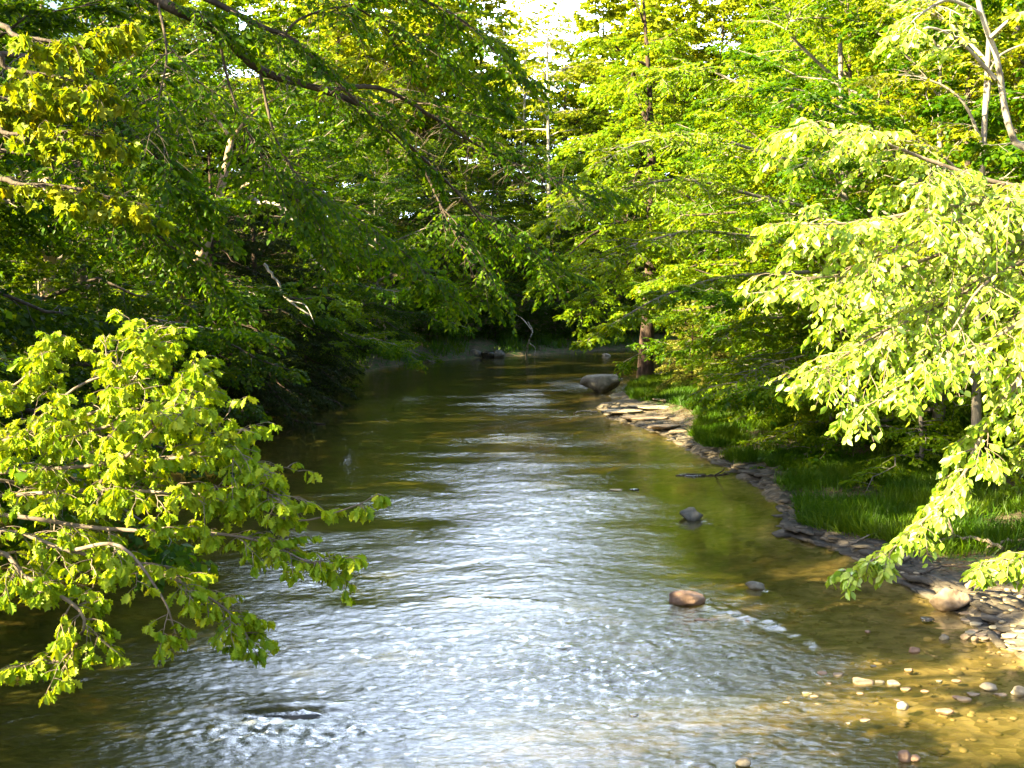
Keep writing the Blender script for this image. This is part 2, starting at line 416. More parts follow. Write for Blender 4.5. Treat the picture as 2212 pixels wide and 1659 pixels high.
for (a_, b_, wdt, st_) in [(G(1530, 1305), G(1610, 1335), .09, .22), (G(1600, 1325), G(1690, 1350), .14, .20), (G(1210, 1400), G(1400, 1395), .08, .3), (G(980, 1290), G(1200, 1310), .10, .25), (G(1640, 1345), G(1760, 1385), .12, .3)]:
    dd = b_[:2] - a_[:2]; t_ = np.clip(((X - a_[0]) * dd[0] + (Y - a_[1]) * dd[1]) / (dd @ dd), 0, 1)
    ds_ = np.hypot(X - a_[0] - t_ * dd[0], Y - a_[1] - t_ * dd[1] + .38 * fbm(X * 2.2, Y * 2.2, 3, 96))
    ln = np.exp(-(ds_ / wdt) ** 2)
    z = z + .022 * ln * (1 + 1.2 * rdg(vnoise(X * 10, Y * 12, 97)))
    foam = foam + st_ * ln
me = mk_mesh("creek_water", np.stack([X, Y, z], -1).reshape(-1, 3),
             [(lambda i: np.stack([i[:-1, :-1], i[:-1, 1:], i[1:, 1:], i[1:, :-1]], -1).reshape(-1, 4))(np.arange(X.size).reshape(X.shape))],
             {"amp": amp.ravel(), "foam": foam.ravel(), "murk": (1 - np.exp(np.minimum(ground(X, Y), 0) / 0.22)).ravel()}, smooth=True)

def water_mat():
    m, nt, out = nodes("creek_water")
    L = nt.links.new
    tc = N(nt, "ShaderNodeTexCoord")
    at = N(nt, "ShaderNodeAttribute", attribute_name="amp")
    fo = N(nt, "ShaderNodeAttribute", attribute_name="foam")
    mp = N(nt, "ShaderNodeMapping"); mp.inputs["Scale"].default_value = (1.0, 1.25, 1.0); mp.inputs["Rotation"].default_value = (0, 0, 0.15)
    L(tc.outputs["Object"], mp.inputs[0])
    n1 = N(nt, "ShaderNodeTexNoise"); n1.inputs["Scale"].default_value = 13.0; n1.inputs["Detail"].default_value = 5; n1.inputs["Roughness"].default_value = 0.68
    n1.inputs["Distortion"].default_value = 0.6
    L(mp.outputs[0], n1.inputs["Vector"])
    b = N(nt, "ShaderNodeBump"); b.inputs["Distance"].default_value = 0.012
    st = N(nt, "ShaderNodeMath", operation='MULTIPLY'); L(at.outputs["Fac"], st.inputs[0]); st.inputs[1].default_value = 1.1
    L(st.outputs[0], b.inputs["Strength"])
    L(n1.outputs["Fac"], b.inputs["Height"])
    # Schlick reflectance, the same from above and from below so that the sun reaches the bed
    ge = N(nt, "ShaderNodeNewGeometry")
    dt = N(nt, "ShaderNodeVectorMath", operation='DOT_PRODUCT'); L(ge.outputs["Incoming"], dt.inputs[0]); L(b.outputs[0], dt.inputs[1])
    ab = N(nt, "ShaderNodeMath", operation='ABSOLUTE'); L(dt.outputs["Value"], ab.inputs[0])
    om = N(nt, "ShaderNodeMath", operation='SUBTRACT', use_clamp=True); om.inputs[0].default_value = 1.0; L(ab.outputs[0], om.inputs[1])
    pw = N(nt, "ShaderNodeMath", operation='POWER'); L(om.outputs[0], pw.inputs[0]); pw.inputs[1].default_value = 5.0
    fr = N(nt, "ShaderNodeMath", operation='MULTIPLY_ADD'); L(pw.outputs[0], fr.inputs[0]); fr.inputs[1].default_value = 0.965; fr.inputs[2].default_value = 0.035
    gl = N(nt, "ShaderNodeBsdfGlossy"); gl.inputs["Roughness"].default_value = 0.03; gl.inputs[0].default_value = (1, 1, 1, 1); L(b.outputs[0], gl.inputs["Normal"])
    tr = N(nt, "ShaderNodeBsdfTransparent"); tr.inputs[0].default_value = (0.62, 0.50, 0.13, 1)
    df = N(nt, "ShaderNodeBsdfDiffuse"); df.inputs[0].default_value = (0.070, 0.064, 0.012, 1); L(b.outputs[0], df.inputs["Normal"])
    mk = N(nt, "ShaderNodeAttribute", attribute_name="murk")
    tm = N(nt, "ShaderNodeMix", data_type='RGBA'); tm.inputs[6].default_value = (0.90, 0.85, 0.70, 1); tm.inputs[7].default_value = (0.36, 0.335, 0.13, 1)
    L(mk.outputs["Fac"], tm.inputs[0]); L(tm.outputs[2], tr.inputs[0])
    mb = N(nt, "ShaderNodeMixShader")
    mq = N(nt, "ShaderNodeMath", operation='MULTIPLY_ADD'); L(mk.outputs["Fac"], mq.inputs[0]); mq.inputs[1].default_value = 0.45; mq.inputs[2].default_value = 0.03
    L(mq.outputs[0], mb.inputs[0])
    L(tr.outputs[0], mb.inputs[1]); L(df.outputs[0], mb.inputs[2])
    ms = N(nt, "ShaderNodeMixShader"); L(fr.outputs[0], ms.inputs[0]); L(mb.outputs[0], ms.inputs[1]); L(gl.outputs[0], ms.inputs[2])
    # foam
    n2 = N(nt, "ShaderNodeTexNoise"); n2.inputs["Scale"].default_value = 26; n2.inputs["Detail"].default_value = 7; n2.inputs["Roughness"].default_value = 0.75
    L(tc.outputs["Object"], n2.inputs["Vector"])
    mu = N(nt, "ShaderNodeMath", operation='MULTIPLY_ADD'); L(fo.outputs["Fac"], mu.inputs[0]); mu.inputs[1].default_value = 0.5; L(n2.outputs["Fac"], mu.inputs[2])
    fr2 = ramp(nt, [(0.70, (0, 0, 0)), (0.95, (0.75, 0.75, 0.75))], mu.outputs[0])
    fd = N(nt, "ShaderNodeBsdfDiffuse"); fd.inputs[0].default_value = (0.62, 0.62, 0.55, 1)
    mf = N(nt, "ShaderNodeMixShader"); L(fr2.outputs[0], mf.inputs[0]); L(ms.outputs[0], mf.inputs[1]); L(fd.outputs[0], mf.inputs[2])
    L(mf.outputs[0], out.inputs[0])
    return m
w = link("creek_water", me, None, water_mat())
tag(w, "rippling olive creek water", kind="structure")

# ------------------------------------------------------------------ branch and leaf machinery
UP = np.array([0, 0, 1.0])
T_RHOMB = (np.array([(0, 0, 0), (.45, .30, .05), (1, 0, -.06), (.45, -.30, .05)]), [(0, 1, 2, 3)])
T_OVATE = (np.array([(0, 0, 0), (.22, .20, .04), (.58, .27, .04), (1, 0, -.10), (.58, -.27, .04), (.22, -.20, .04)]), [(0, 1, 2, 3), (0, 3, 4, 5)])
T_NEEDLE = (np.array([(0, 0, 0), (.4, .11, 0), (1, 0, -.08), (.4, -.11, 0)]), [(0, 1, 2, 3)])
def lobed(h):
    h = np.array(h, float)
    n = len(h)
    top = np.c_[h, 0.06 * np.minimum(h[:, 1] / .3, 1) - 0.28 * h[:, 0] ** 2]
    bot = top[1:-1].copy(); bot[:, 1] *= -1
    return np.r_[top, bot], [tuple(range(n)), tuple([0, n - 1] + list(range(2 * n - 3, n - 1, -1)))]
T_OAK = lobed([(0, 0), (.20, .05), (.30, .19), (.40, .11), (.52, .31), (.62, .15), (.76, .27), (.83, .11), (1, 0)])
T_MAPLE = lobed([(0, 0), (-.02, .28), (.12, .38), (.22, .26), (.38, .54), (.50, .40), (.47, .20), (.70, .24), (.74, .09), (1, 0)])

def leaves_mesh(name, O, A, Nn, size, tmpl, tone, wid=1.0):
    A = norm(A)
    Wd = norm(np.cross(Nn, A))
    Nn = np.cross(A, Wd)
    T, faces = tmpl
    k = len(T)
    s = size[:, None, None]
    V = O[:, None] + (A[:, None] * T[None, :, 0:1] + Wd[:, None] * T[None, :, 1:2] * wid + Nn[:, None] * T[None, :, 2:3]) * s
    base = (np.arange(len(O)) * k)[:, None]
    fs = {}
    for f in faces:
        fs.setdefault(len(f), []).append(base + np.array(f)[None])
    return mk_mesh(name, V.reshape(-1, 3), [np.concatenate(v) for v in fs.values()], {"tone": np.repeat(tone, k)})

def tube_arrays(P, rad, K):
    """P (N,M,3) polylines, rad (N,M): vertices and quads"""
    Nn, Mm = P.shape[:2]
    T = norm(np.gradient(P, axis=1))
    ref = np.where(np.abs(T[..., 2:3]) > 0.9, np.array([1.0, 0, 0]), UP)
    a = norm(np.cross(T, ref)); b = np.cross(T, a)
    th = np.arange(K) * 2 * np.pi / K
    V = P[:, :, None] + (a[:, :, None] * np.cos(th)[None, None, :, None] + b[:, :, None] * np.sin(th)[None, None, :, None]) * rad[:, :, None, None]
    i = np.arange(Nn * Mm * K).reshape(Nn, Mm, K)
    j = np.roll(i, -1, axis=2)
    Qd = np.stack([i[:, :-1], j[:, :-1], j[:, 1:], i[:, 1:]], -1).reshape(-1, 4)
    return V.reshape(-1, 3), Qd

def smooth_line(pts, n):
    pts = np.asarray(pts, float)
    if len(pts) < 3:
        t = np.linspace(0, 1, n)[:, None]
        return pts[0] * (1 - t) + pts[-1] * t
    P = np.vstack([2 * pts[0] - pts[1], pts, 2 * pts[-1] - pts[-2]])
    out = []
    for t in np.linspace(0, len(pts) - 1 - 1e-6, n):
        k = int(t); f = t - k
        p0, p1, p2, p3 = P[k:k + 4]
        out.append(0.5 * (2 * p1 + (p2 - p0) * f + (2 * p0 - 5 * p1 + 4 * p2 - p3) * f * f + (3 * p1 - p0 - 3 * p2 + p3) * f ** 3))
    return np.array(out)

def curve_pts(B, D, L, dr, s):
    s = np.asarray(s)
    return B[:, None] + D[:, None] * (L[:, None] * s)[..., None] - UP * (L[:, None] * dr[:, None] * s * s)[..., None]

def side_dirs(rng, T, side, ang, up, jit):
    h = np.cross(T, UP)
    bad = np.linalg.norm(h, axis=1) < 0.25
    if bad.any():
        rv = rng.normal(size=(len(T), 3)); rv[:, 2] = 0
        h[bad] = rv[bad]
    h = norm(h)
    return norm(T * np.cos(ang)[:, None] + h * (side * np.sin(ang))[:, None] + UP * up[:, None] + rng.normal(size=T.shape) * jit)

def sprout(rng, limbs, n2=12, L2=1.6, a2=55, up2=0.05, dr2=0.18, n3=7, L3=0.5, a3=45, dr3=0.3, nl=9, leaf=0.11, t0=0.18,
           tmpl=T_OVATE, tilt=0.5, hang=0.35, jit=0.16, taper2=0.65, cluster=False, wid=1.0, r3=0.004, keep=None, gap=0.0, lside=0.8):
    """limbs: list of (points (k,3), r0, r1). Returns wood arrays and leaf frames."""
    wood = []
    P2, T2, S2, LL2 = [], [], [], []
    for li, lm in enumerate(limbs):
        pts, r0, r1 = lm[:3]; ls, ds = lm[3:5] if len(lm) > 3 else (1.0, 1.0)
        n = len(pts)
        wood.append(("limb", pts[None], np.linspace(r0, r1, n)[None]))
        seglen = np.linalg.norm(np.diff(pts, axis=0), axis=1); tot = seglen.sum()
        m = max(3, int(round(n2 * ds * tot / 4.0))) if n2 > 0 else 0
        tt = np.linspace(t0, 1.0, m) + rng.uniform(-.5, .5, m) * (1 - t0) / max(m, 1)
        tt = np.clip(tt, 0, 1)
        f = tt * (n - 1); k = np.minimum(f.astype(int), n - 2); f = (f - k)[:, None]
        P2.append(pts[k] * (1 - f) + pts[k + 1] * f)
        T2.append(norm(pts[k + 1] - pts[k]))
        S2.append(np.where(np.arange(m) % 2 == 0, 1.0, -1.0))
        LL2.append(ls * np.minimum(L2, tot * 0.5) * (1 - taper2 * tt) * rng.uniform(0.6, 1.25, m))
    P2, T2, S2, LL2 = map(np.concatenate, (P2, T2, S2, LL2))
    n = len(P2)
    D2 = side_dirs(rng, T2, S2, np.radians(rng.normal(a2, 12, n)), rng.normal(up2, 0.12, n), jit)
    dr = rng.uniform(0.5, 1.4, n) * dr2
    s5 = np.linspace(0, 1, 5)
    rr2 = np.clip(LL2 * 0.009, 0.004, 0.03)
    pp = curve_pts(P2, D2, LL2, dr, np.tile(s5, (n, 1)))
    pp[:, 1:-1] += rng.normal(size=(n, 3, 3)) * LL2[:, None, None] * 0.025
    wood.append(("sec", pp, rr2[:, None] * np.linspace(1, 0.35, 5)[None]))
    # twigs
    s = (np.linspace(0.15, 1.0, n3)[None] + rng.uniform(-.06, .06, (n, n3))).clip(0.05, 1)
    B3 = curve_pts(P2, D2, LL2, dr, s).reshape(-1, 3)
    T3 = norm((D2[:, None] - UP * (2 * dr[:, None] * s)[..., None]).reshape(-1, 3))
    S3 = np.tile(np.where(np.arange(n3) % 2 == 0, 1.0, -1.0), n)
    L3a = (L3 * (1 - 0.45 * s) * rng.uniform(0.6, 1.3, (n, n3)) * np.clip(LL2[:, None] / (0.5 * L2), 0.35, 1.1)).ravel()
    if gap > 0:
        kp = rng.random(len(B3)) > gap
        B3, T3, S3, L3a = B3[kp], T3[kp], S3[kp], L3a[kp]
    m = len(B3)
    ang = np.radians(rng.normal(a3, 14, m))
    ang[(np.arange(m) % n3) == n3 - 1] *= 0.15
    D3 = side_dirs(rng, T3, S3, ang, rng.normal(0.0, 0.15, m), jit)
    d3 = rng.uniform(0.4, 1.5, m) * dr3
    s4 = np.linspace(0, 1, 4)
    wood.append(("twig", curve_pts(B3, D3, L3a, d3, np.tile(s4, (m, 1))), np.full((m, 4), r3) * np.linspace(1, .5, 4)))
    # leaves
    if cluster:
        sl_ = np.concatenate([np.full(5, 0.98), np.full(max(nl - 5, 0), 0.55)])[:nl]
        sl_ = np.tile(sl_, (m, 1)) + rng.uniform(-.08, .04, (m, nl))
    else:
        sl_ = np.tile(np.linspace(0.12, 1.0, nl), (m, 1)) + rng.uniform(-.04, .04, (m, nl))
    O = curve_pts(B3, D3, L3a, d3, sl_).reshape(-1, 3)
    TT = norm((D3[:, None] - UP * (2 * d3[:, None] * sl_)[..., None]).reshape(-1, 3))
    k = m * nl
    sd = np.tile(np.where(np.arange(nl) % 2 == 0, 1.0, -1.0), m)
    if cluster:
        ph = rng.uniform(0, 2 * np.pi, k)
        A = TT * 0.5 + np.c_[np.cos(ph), np.sin(ph), np.zeros(k)] * 0.8 - UP * rng.uniform(0.3, 1.1, (k, 1)) * hang * 2
    else:
        h = norm(np.cross(TT, UP) + 1e-6)
        A = TT * 0.65 + h * (sd * lside)[:, None] - UP * rng.uniform(0.2, 1.3, (k, 1)) * hang + rng.normal(size=(k, 3)) * 0.22
    Nn = UP + rng.normal(size=(k, 3)) * tilt
    size = leaf * rng.uniform(0.65, 1.2, k)
    cl = np.repeat(rng.normal(0, 0.16, m), nl)
    tone = np.clip(0.5 + cl + rng.normal(0, 0.17, k), 0, 1)
    if keep is not None:
        q = keep(O)
        O, A, Nn, size, tone = O[q], A[q], Nn[q], size[q], tone[q]
    return wood, (O, A, Nn, size, tmpl, tone, wid)

def wood_mesh(name, parts, K=(8, 5, 3)):
    V, Fq, off = [], [], 0
    for kind, P, r in parts:
        k = {"limb": K[0], "sec": K[1], "twig": K[2]}[kind]
        if k < 3:
            continue
        v, q = tube_arrays(P, r, k)
        V.append(v); Fq.append(q + off); off += len(v)
    return mk_mesh(name, np.concatenate(V), [np.concatenate(Fq)], smooth=True)

def make_tree(name, loc, trunk, limbs, seed, bark, leafm, twigs=3, **kw):
    """trunk (points, r0, r1) and limbs in local coordinates (relative to loc)"""
    rng = np.random.default_rng(seed)
    root = bpy.data.objects.new(name, None)
    root.empty_display_size = 0.3
    sc.collection.objects.link(root)
    root.location = loc
    wood, lf = sprout(rng, limbs, **kw)
    if trunk is not None:
        pts, r0, r1 = trunk
        n = len(pts)
        rad = np.linspace(r0, r1, n); rad[0] *= 1.45; rad[1] *= 1.12
        tm = wood_mesh(name + "_trunk", [("limb", pts[None], rad[None])], K=(12, 5, 3))
        link("trunk", tm, root, bark)
    bm_ = wood_mesh(name + "_branches", wood, K=(7, 4, twigs))
    link("branches", bm_, root, bark if twigs < 3 else M["twig"] if bark is M["twig"] else bark)
    link("crown", leaves_mesh(name + "_leaves", *lf), root, leafm)
    return root

def auto_limbs(rng, H, hb, Rr, n, bias=0.5, up0=5, up1=55, r=0.16, lean=0.4, arch=0.12, prof=None):
    k = 14
    t = np.linspace(0, 1, k)
    ph = rng.uniform(0, 6)
    tr = np.c_[lean * t ** 1.5 + 0.012 * H * np.sin(t * 5 + ph) * t, 0.012 * H * np.sin(t * 4 + ph * 2) * t, -0.4 + (H + .4) * t]
    limbs = []
    for i in range(n):
        q = (i + rng.uniform(0.1, .9)) / n
        h = hb + (H * 0.97 - hb) * q
        f = (h + .4) / (H + .4) * (k - 1); j = min(int(f), k - 2); p = tr[j] + (tr[j + 1] - tr[j]) * (f - j)
        az = i * 2.39996 + rng.uniform(-.4, .4)
        sh = prof(q) if prof else (0.80 + 0.30 * math.sin(min(1, q * 1.4) * math.pi)) * (1 - 0.42 * q ** 2)
        Ln = Rr * sh * (1 + bias * math.cos(az)) * rng.uniform(0.8, 1.15)
        el = R(up0 + (up1 - up0) * q + rng.uniform(-8, 8))
        d = np.array([math.cos(az) * math.cos(el), math.sin(az) * math.cos(el), math.sin(el)])
        m = 8
        s = np.linspace(0, 1, m)
        pts = p + d * (Ln * s)[:, None] - UP * (Ln * arch * 2 * s * s * (1 - q * .5))[:, None]
        pts[1:] += np.cumsum(rng.normal(size=(m - 1, 3)) * Ln * 0.032, axis=0)
        r0 = max(0.02, r * 0.42 * (1 - 0.55 * q) * Ln / Rr)
        limbs.append((pts, r0, 0.008))
    return (tr, r, 0.03), limbs

def copy_tree(src, loc, rz, s=1.0):
    r = src.copy(); sc.collection.objects.link(r)
    r.location = loc; r.rotation_euler = (0, 0, rz); r.scale = (s, s, s)
    for ch in list(src.children):
        c = ch.copy(); sc.collection.objects.link(c); c.parent = r
    return r

# ------------------------------------------------------------------ tree kinds
def proto(name, seed, H, hb, Rr, n, bark, leafm, bias=0.5, lean=0.4, r=0.16, up0=5, up1=55, arch=0.12, prof=None, **kw):
    rng = np.random.default_rng(seed)
    tr, limbs = auto_limbs(rng, H, hb, Rr, n, bias, up0, up1, r, lean, arch, prof)
    return make_tree(name, (0, 0, -500), tr, limbs, seed + 1, bark, leafm, twigs=0, **kw)

far = dict(tmpl=T_RHOMB)
PR = {
    "maple": proto("maple_tree", 1, 15, 1.2, 4.8, 40, M["grey_bark"], M["beech"], up1=58, n2=12, L2=2.0, n3=9, L3=.75, nl=10, leaf=.155, **far),
    "maple2": proto("maple_tree", 2, 13, 0.9, 4.6, 36, M["dark_bark"], M["fresh"], up1=58, n2=12, L2=2.0, n3=9, L3=.75, nl=10, leaf=.15, **far),
    "beech": proto("beech_tree", 3, 11, 0.5, 5.0, 32, M["grey_bark"], M["beech"], up0=0, up1=60, n2=13, L2=1.9, n3=9, L3=.7, nl=10, leaf=.145, **far),
    "sapling": proto("young_beech", 4, 6.0, 0.3, 3.0, 24, M["grey_bark"], M["fresh"], up0=5, up1=60, r=.07, n2=15, L2=1.2, n3=8, L3=.55, nl=10, leaf=.125, **far),
    "golden": proto("golden_maple", 5, 12, 1.2, 4.2, 32, M["dark_bark"], M["golden"], up0=5, up1=58, n2=12, L2=1.8, n3=8, L3=.75, nl=10, leaf=.145, **far),
    "tall": proto("tall_forest_tree", 6, 21, 4, 5.6, 42, M["grey_bark"], M["fresh"], bias=.1, up1=55, r=.22, n2=10, L2=2.6, n3=8, L3=1.1, nl=11, leaf=.30, **far),
    "tall2": proto("tall_forest_tree", 7, 19, 3, 5.2, 38, M["dark_bark"], M["spring"], bias=.1, up1=55, r=.2, n2=10, L2=2.6, n3=8, L3=1.1, nl=11, leaf=.29, **far),
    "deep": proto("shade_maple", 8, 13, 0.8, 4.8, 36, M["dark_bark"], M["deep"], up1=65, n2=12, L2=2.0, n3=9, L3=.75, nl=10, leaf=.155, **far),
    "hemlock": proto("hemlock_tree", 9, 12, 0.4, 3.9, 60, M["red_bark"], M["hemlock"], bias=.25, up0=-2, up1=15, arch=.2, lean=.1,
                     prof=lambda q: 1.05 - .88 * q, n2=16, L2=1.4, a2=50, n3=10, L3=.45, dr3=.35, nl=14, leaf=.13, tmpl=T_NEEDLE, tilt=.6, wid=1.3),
    "juniper": proto("evergreen_shrub", 12, 3.6, 0.1, 1.7, 34, M["red_bark"], M["juniper"], bias=0, up0=0, up1=35, r=.05, arch=.1, lean=.1, prof=lambda q: 1.05 - .7 * q,
                     n2=22, L2=.8, a2=45, n3=8, L3=.3, nl=12, leaf=.10, tmpl=T_NEEDLE, tilt=.6, wid=1.3),
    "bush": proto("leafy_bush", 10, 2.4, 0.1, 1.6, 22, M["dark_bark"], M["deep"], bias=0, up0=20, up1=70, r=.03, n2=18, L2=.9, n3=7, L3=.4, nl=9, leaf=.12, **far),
    "white": proto("pale_trunk_tree", 11, 27, 14, 4.2, 22, M["pale_bark"], M["spring"], bias=.0, r=.20, up0=20, up1=70, n2=9, L2=2.4, n3=7, L3=.9, nl=8, leaf=.24, gap=.1, **far),
}
used = set()
labels_used = {}
def place(kind, x, y, rz, s, label, cat="tree", group=None, dz=-0.05):
    src = PR[kind]
    loc = (x, y, zg(x, y) + dz)
    if kind not in used:
        used.add(kind)
        src.location = loc; src.rotation_euler = (0, 0, rz); src.scale = (s, s, s)
        o = src
    else:
        o = copy_tree(src, loc, rz, s)
    for k in ("label", "category", "group"):
        if k in o:
            del o[k]
    return tag(o, label, cat, group)

PI = math.pi
# left bank, near row (crowns lean over the creek)
LB = "trees along the shaded left bank"
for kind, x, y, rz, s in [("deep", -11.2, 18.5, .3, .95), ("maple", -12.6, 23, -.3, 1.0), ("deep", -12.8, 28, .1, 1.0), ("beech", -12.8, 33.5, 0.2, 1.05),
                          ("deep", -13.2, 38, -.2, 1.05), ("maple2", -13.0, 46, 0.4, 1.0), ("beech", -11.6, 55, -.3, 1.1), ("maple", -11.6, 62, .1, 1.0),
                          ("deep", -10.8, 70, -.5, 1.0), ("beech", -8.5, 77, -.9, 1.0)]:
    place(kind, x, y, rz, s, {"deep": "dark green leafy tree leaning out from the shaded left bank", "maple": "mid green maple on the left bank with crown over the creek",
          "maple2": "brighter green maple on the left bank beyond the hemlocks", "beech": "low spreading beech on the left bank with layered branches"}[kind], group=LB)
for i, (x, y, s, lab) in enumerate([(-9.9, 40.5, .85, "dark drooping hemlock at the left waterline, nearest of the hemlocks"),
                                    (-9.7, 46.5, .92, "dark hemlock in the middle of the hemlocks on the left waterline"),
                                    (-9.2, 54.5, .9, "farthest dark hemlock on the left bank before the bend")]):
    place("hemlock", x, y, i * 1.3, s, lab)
LW = "trees of the wood behind the left bank"
for kind, x, y, rz, s in [("maple2", -20.5, 33, .5, 1.0), ("maple", -15.5, 24.5, .5, .8), ("maple", -16.5, 38, 2.5, .9), ("tall", -21, 43, 1, .85), ("maple", -19.5, 50, 2, 1.1), ("tall2", -17, 59, 3, .85),
                          ("maple2", -16, 69, .4, 1.1), ("tall", -14, 80, 4, .9), ("tall2", -27, 42, 1, .8), ("tall", -28, 54, 2, .85), ("tall2", -26, 66, 5, .9), ("tall", -22, 78, 3, .9),
                          ("tall2", -36, 62, .3, .9), ("tall", -34, 78, 2, .9)]:
    place(kind, x, y, rz, s, {"tall": "tall grey trunked tree in the wood behind the left bank", "tall2": "tall lighter green tree in the wood behind the left bank",
          "maple": "mid green maple behind the front row of the left bank", "maple2": "bright green maple behind the front row of the left bank"}[kind], group=LW)
# right bank
RB = "sunlit trees along the right bank"
for kind, x, y, rz, s in [("beech", 10.6, 30.5, PI - .2, .95), ("maple2", 10.0, 36.5, PI + .3, .95), ("beech", 11.0, 41.5, PI + .1, .9), ("golden", 12.5, 33.5, PI, 1.0),
                          ("beech", 11.6, 48.5, PI - .2, 1.0), ("maple2", 13.0, 43, PI, 1.1), ("maple", 12.0, 52, PI + .3, 1.0), ("golden", 12.4, 56, PI - .1, 1.0),
                          ("maple2", 13.5, 62, PI, 1.05), ("maple", 15.0, 26.5, PI, 1.0), ("golden", 17.0, 31.5, PI + .2, 1.1)]:
    place(kind, x, y, rz, s, {"beech": "sunlit beech on the right bank with layered branches over the creek", "maple2": "bright green maple on the sunlit right bank",
          "maple": "mid green maple on the right bank with a dense crown", "golden": "yellow green maple on the sunlit right bank"}[kind], group=RB)
RW = "trees of the wood behind the right bank"
for kind, x, y, rz, s in [("tall2", 19, 38, 1, .85), ("tall", 19, 47, 2, .85), ("tall2", 20, 57, 3, .9), ("tall", 18, 68, 4, .9), ("tall2", 27, 46, 5, .85), ("tall", 28, 58, 6, .9),
                          ("tall2", 27, 70, .5, .9), ("tall", 36, 66, 1.5, .9), ("tall2", 35, 84, 2.2, 1), ("tall", 20, 29, .8, .75)]:
    place(kind, x, y, rz, s, {"tall": "tall grey trunked tree in the wood behind the right bank", "tall2": "tall lighter green tree in the wood behind the right bank"}[kind], group=RW)
# far bank beyond the bend
FB = "trees closing the view beyond the bend"
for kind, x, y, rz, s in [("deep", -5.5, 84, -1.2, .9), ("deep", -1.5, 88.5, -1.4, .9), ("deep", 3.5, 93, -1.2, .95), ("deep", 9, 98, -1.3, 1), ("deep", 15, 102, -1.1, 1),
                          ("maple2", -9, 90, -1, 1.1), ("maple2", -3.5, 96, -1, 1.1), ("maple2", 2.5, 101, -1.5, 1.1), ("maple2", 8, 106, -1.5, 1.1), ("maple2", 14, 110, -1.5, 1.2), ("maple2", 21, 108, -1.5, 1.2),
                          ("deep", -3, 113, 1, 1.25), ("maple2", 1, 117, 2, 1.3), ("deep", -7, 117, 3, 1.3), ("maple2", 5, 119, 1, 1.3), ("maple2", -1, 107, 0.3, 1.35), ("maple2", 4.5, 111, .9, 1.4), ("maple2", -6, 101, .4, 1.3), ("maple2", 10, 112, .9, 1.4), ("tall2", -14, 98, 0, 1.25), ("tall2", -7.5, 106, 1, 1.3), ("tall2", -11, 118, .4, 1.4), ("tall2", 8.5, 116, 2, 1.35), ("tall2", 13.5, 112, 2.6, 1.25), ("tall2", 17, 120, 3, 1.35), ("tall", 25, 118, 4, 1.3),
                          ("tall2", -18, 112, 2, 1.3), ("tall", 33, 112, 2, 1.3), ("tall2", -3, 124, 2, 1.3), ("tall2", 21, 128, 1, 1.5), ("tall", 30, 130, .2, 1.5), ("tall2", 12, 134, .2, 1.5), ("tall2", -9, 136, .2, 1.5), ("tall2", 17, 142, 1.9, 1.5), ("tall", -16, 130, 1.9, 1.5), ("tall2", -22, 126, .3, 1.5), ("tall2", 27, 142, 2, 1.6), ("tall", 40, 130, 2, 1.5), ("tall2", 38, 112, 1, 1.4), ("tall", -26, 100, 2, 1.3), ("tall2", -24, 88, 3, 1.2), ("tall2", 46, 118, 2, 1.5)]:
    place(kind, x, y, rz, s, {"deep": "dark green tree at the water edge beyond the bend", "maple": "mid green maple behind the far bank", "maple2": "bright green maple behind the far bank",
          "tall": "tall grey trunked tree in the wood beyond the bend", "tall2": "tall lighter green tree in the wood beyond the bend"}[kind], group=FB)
place("white", 2.7, 97, 0, 1, "pale trunked tree standing highest against the bright gap, straight trunk")
place("white", 0.9, 104, 1.5, .95, "pale trunked tree just left of the straight one in the bright gap")
place("white", 14.5, 45, 2.0, .62, "pale trunked tree rising through the right bank wood")
# saplings on the right bank slope, low crowns over grass
SB = "young beeches on the right bank slope"
for x, y, rz, s in [(9.2, 27.5, PI + .3, .8), (8.6, 33, PI, .85), (8.8, 37.5, PI - .3, .75), (11.5, 24.5, PI, .8), (12.6, 21.5, PI + .5, .9), (9.6, 46, PI, .7)]:
    place("sapling", x, y, rz, s, "young beech with low layered branches on the grassy right bank", group=SB)
for i, (x, y, sx_, lab) in enumerate([(7.2, 49.5, 1.0, "sunlit yellow green evergreen shrub beside the stout reddish trunk"), (8.1, 45.5, .8, "lower evergreen shrub at the head of the sunlit sandbar"),
                                    (9.0, 52, 1.2, "tallest evergreen shrub, right of the stout reddish trunk")]):
    place("juniper", x, y, i * 1.9, sx_, lab, "shrub")
LS = "young beeches on the left bank"
for x, y, rz, s in [(-10.6, 22, 0, .8), (-11.7, 30, .2, .8), (-11.4, 36.5, .2, .7), (-10.8, 52.5, .2, .8), (-9.8, 64, .2, .8)]:
    place("sapling", x, y, rz, s, "young beech with low branches at the left waterline", group=LS)
BB = "low bushes at the far waterline"
for i, (x, y, s) in enumerate([(-7.6, 77, .9), (-5.4, 81, 1), (-3.4, 83.5, .8), (-1.2, 85.5, 1.1), (1.2, 87.5, .9), (3.2, 89.5, 1.0), (5.8, 92, 1.1), (8.6, 94.8, 1.1), (12, 97, 1.2), (-8.8, 71, .9), (-9.9, 62, 1)]):
    place("bush", x, y, i * 1.7, s, "dark leafy bush at the far waterline", "bush", group=BB)
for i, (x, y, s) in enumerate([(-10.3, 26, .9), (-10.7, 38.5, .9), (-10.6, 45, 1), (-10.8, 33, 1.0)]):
    place("bush", x, y, i * 2.1, s, "dark leafy bush at the shaded left waterline", "bush", group="low bushes at the left waterline")

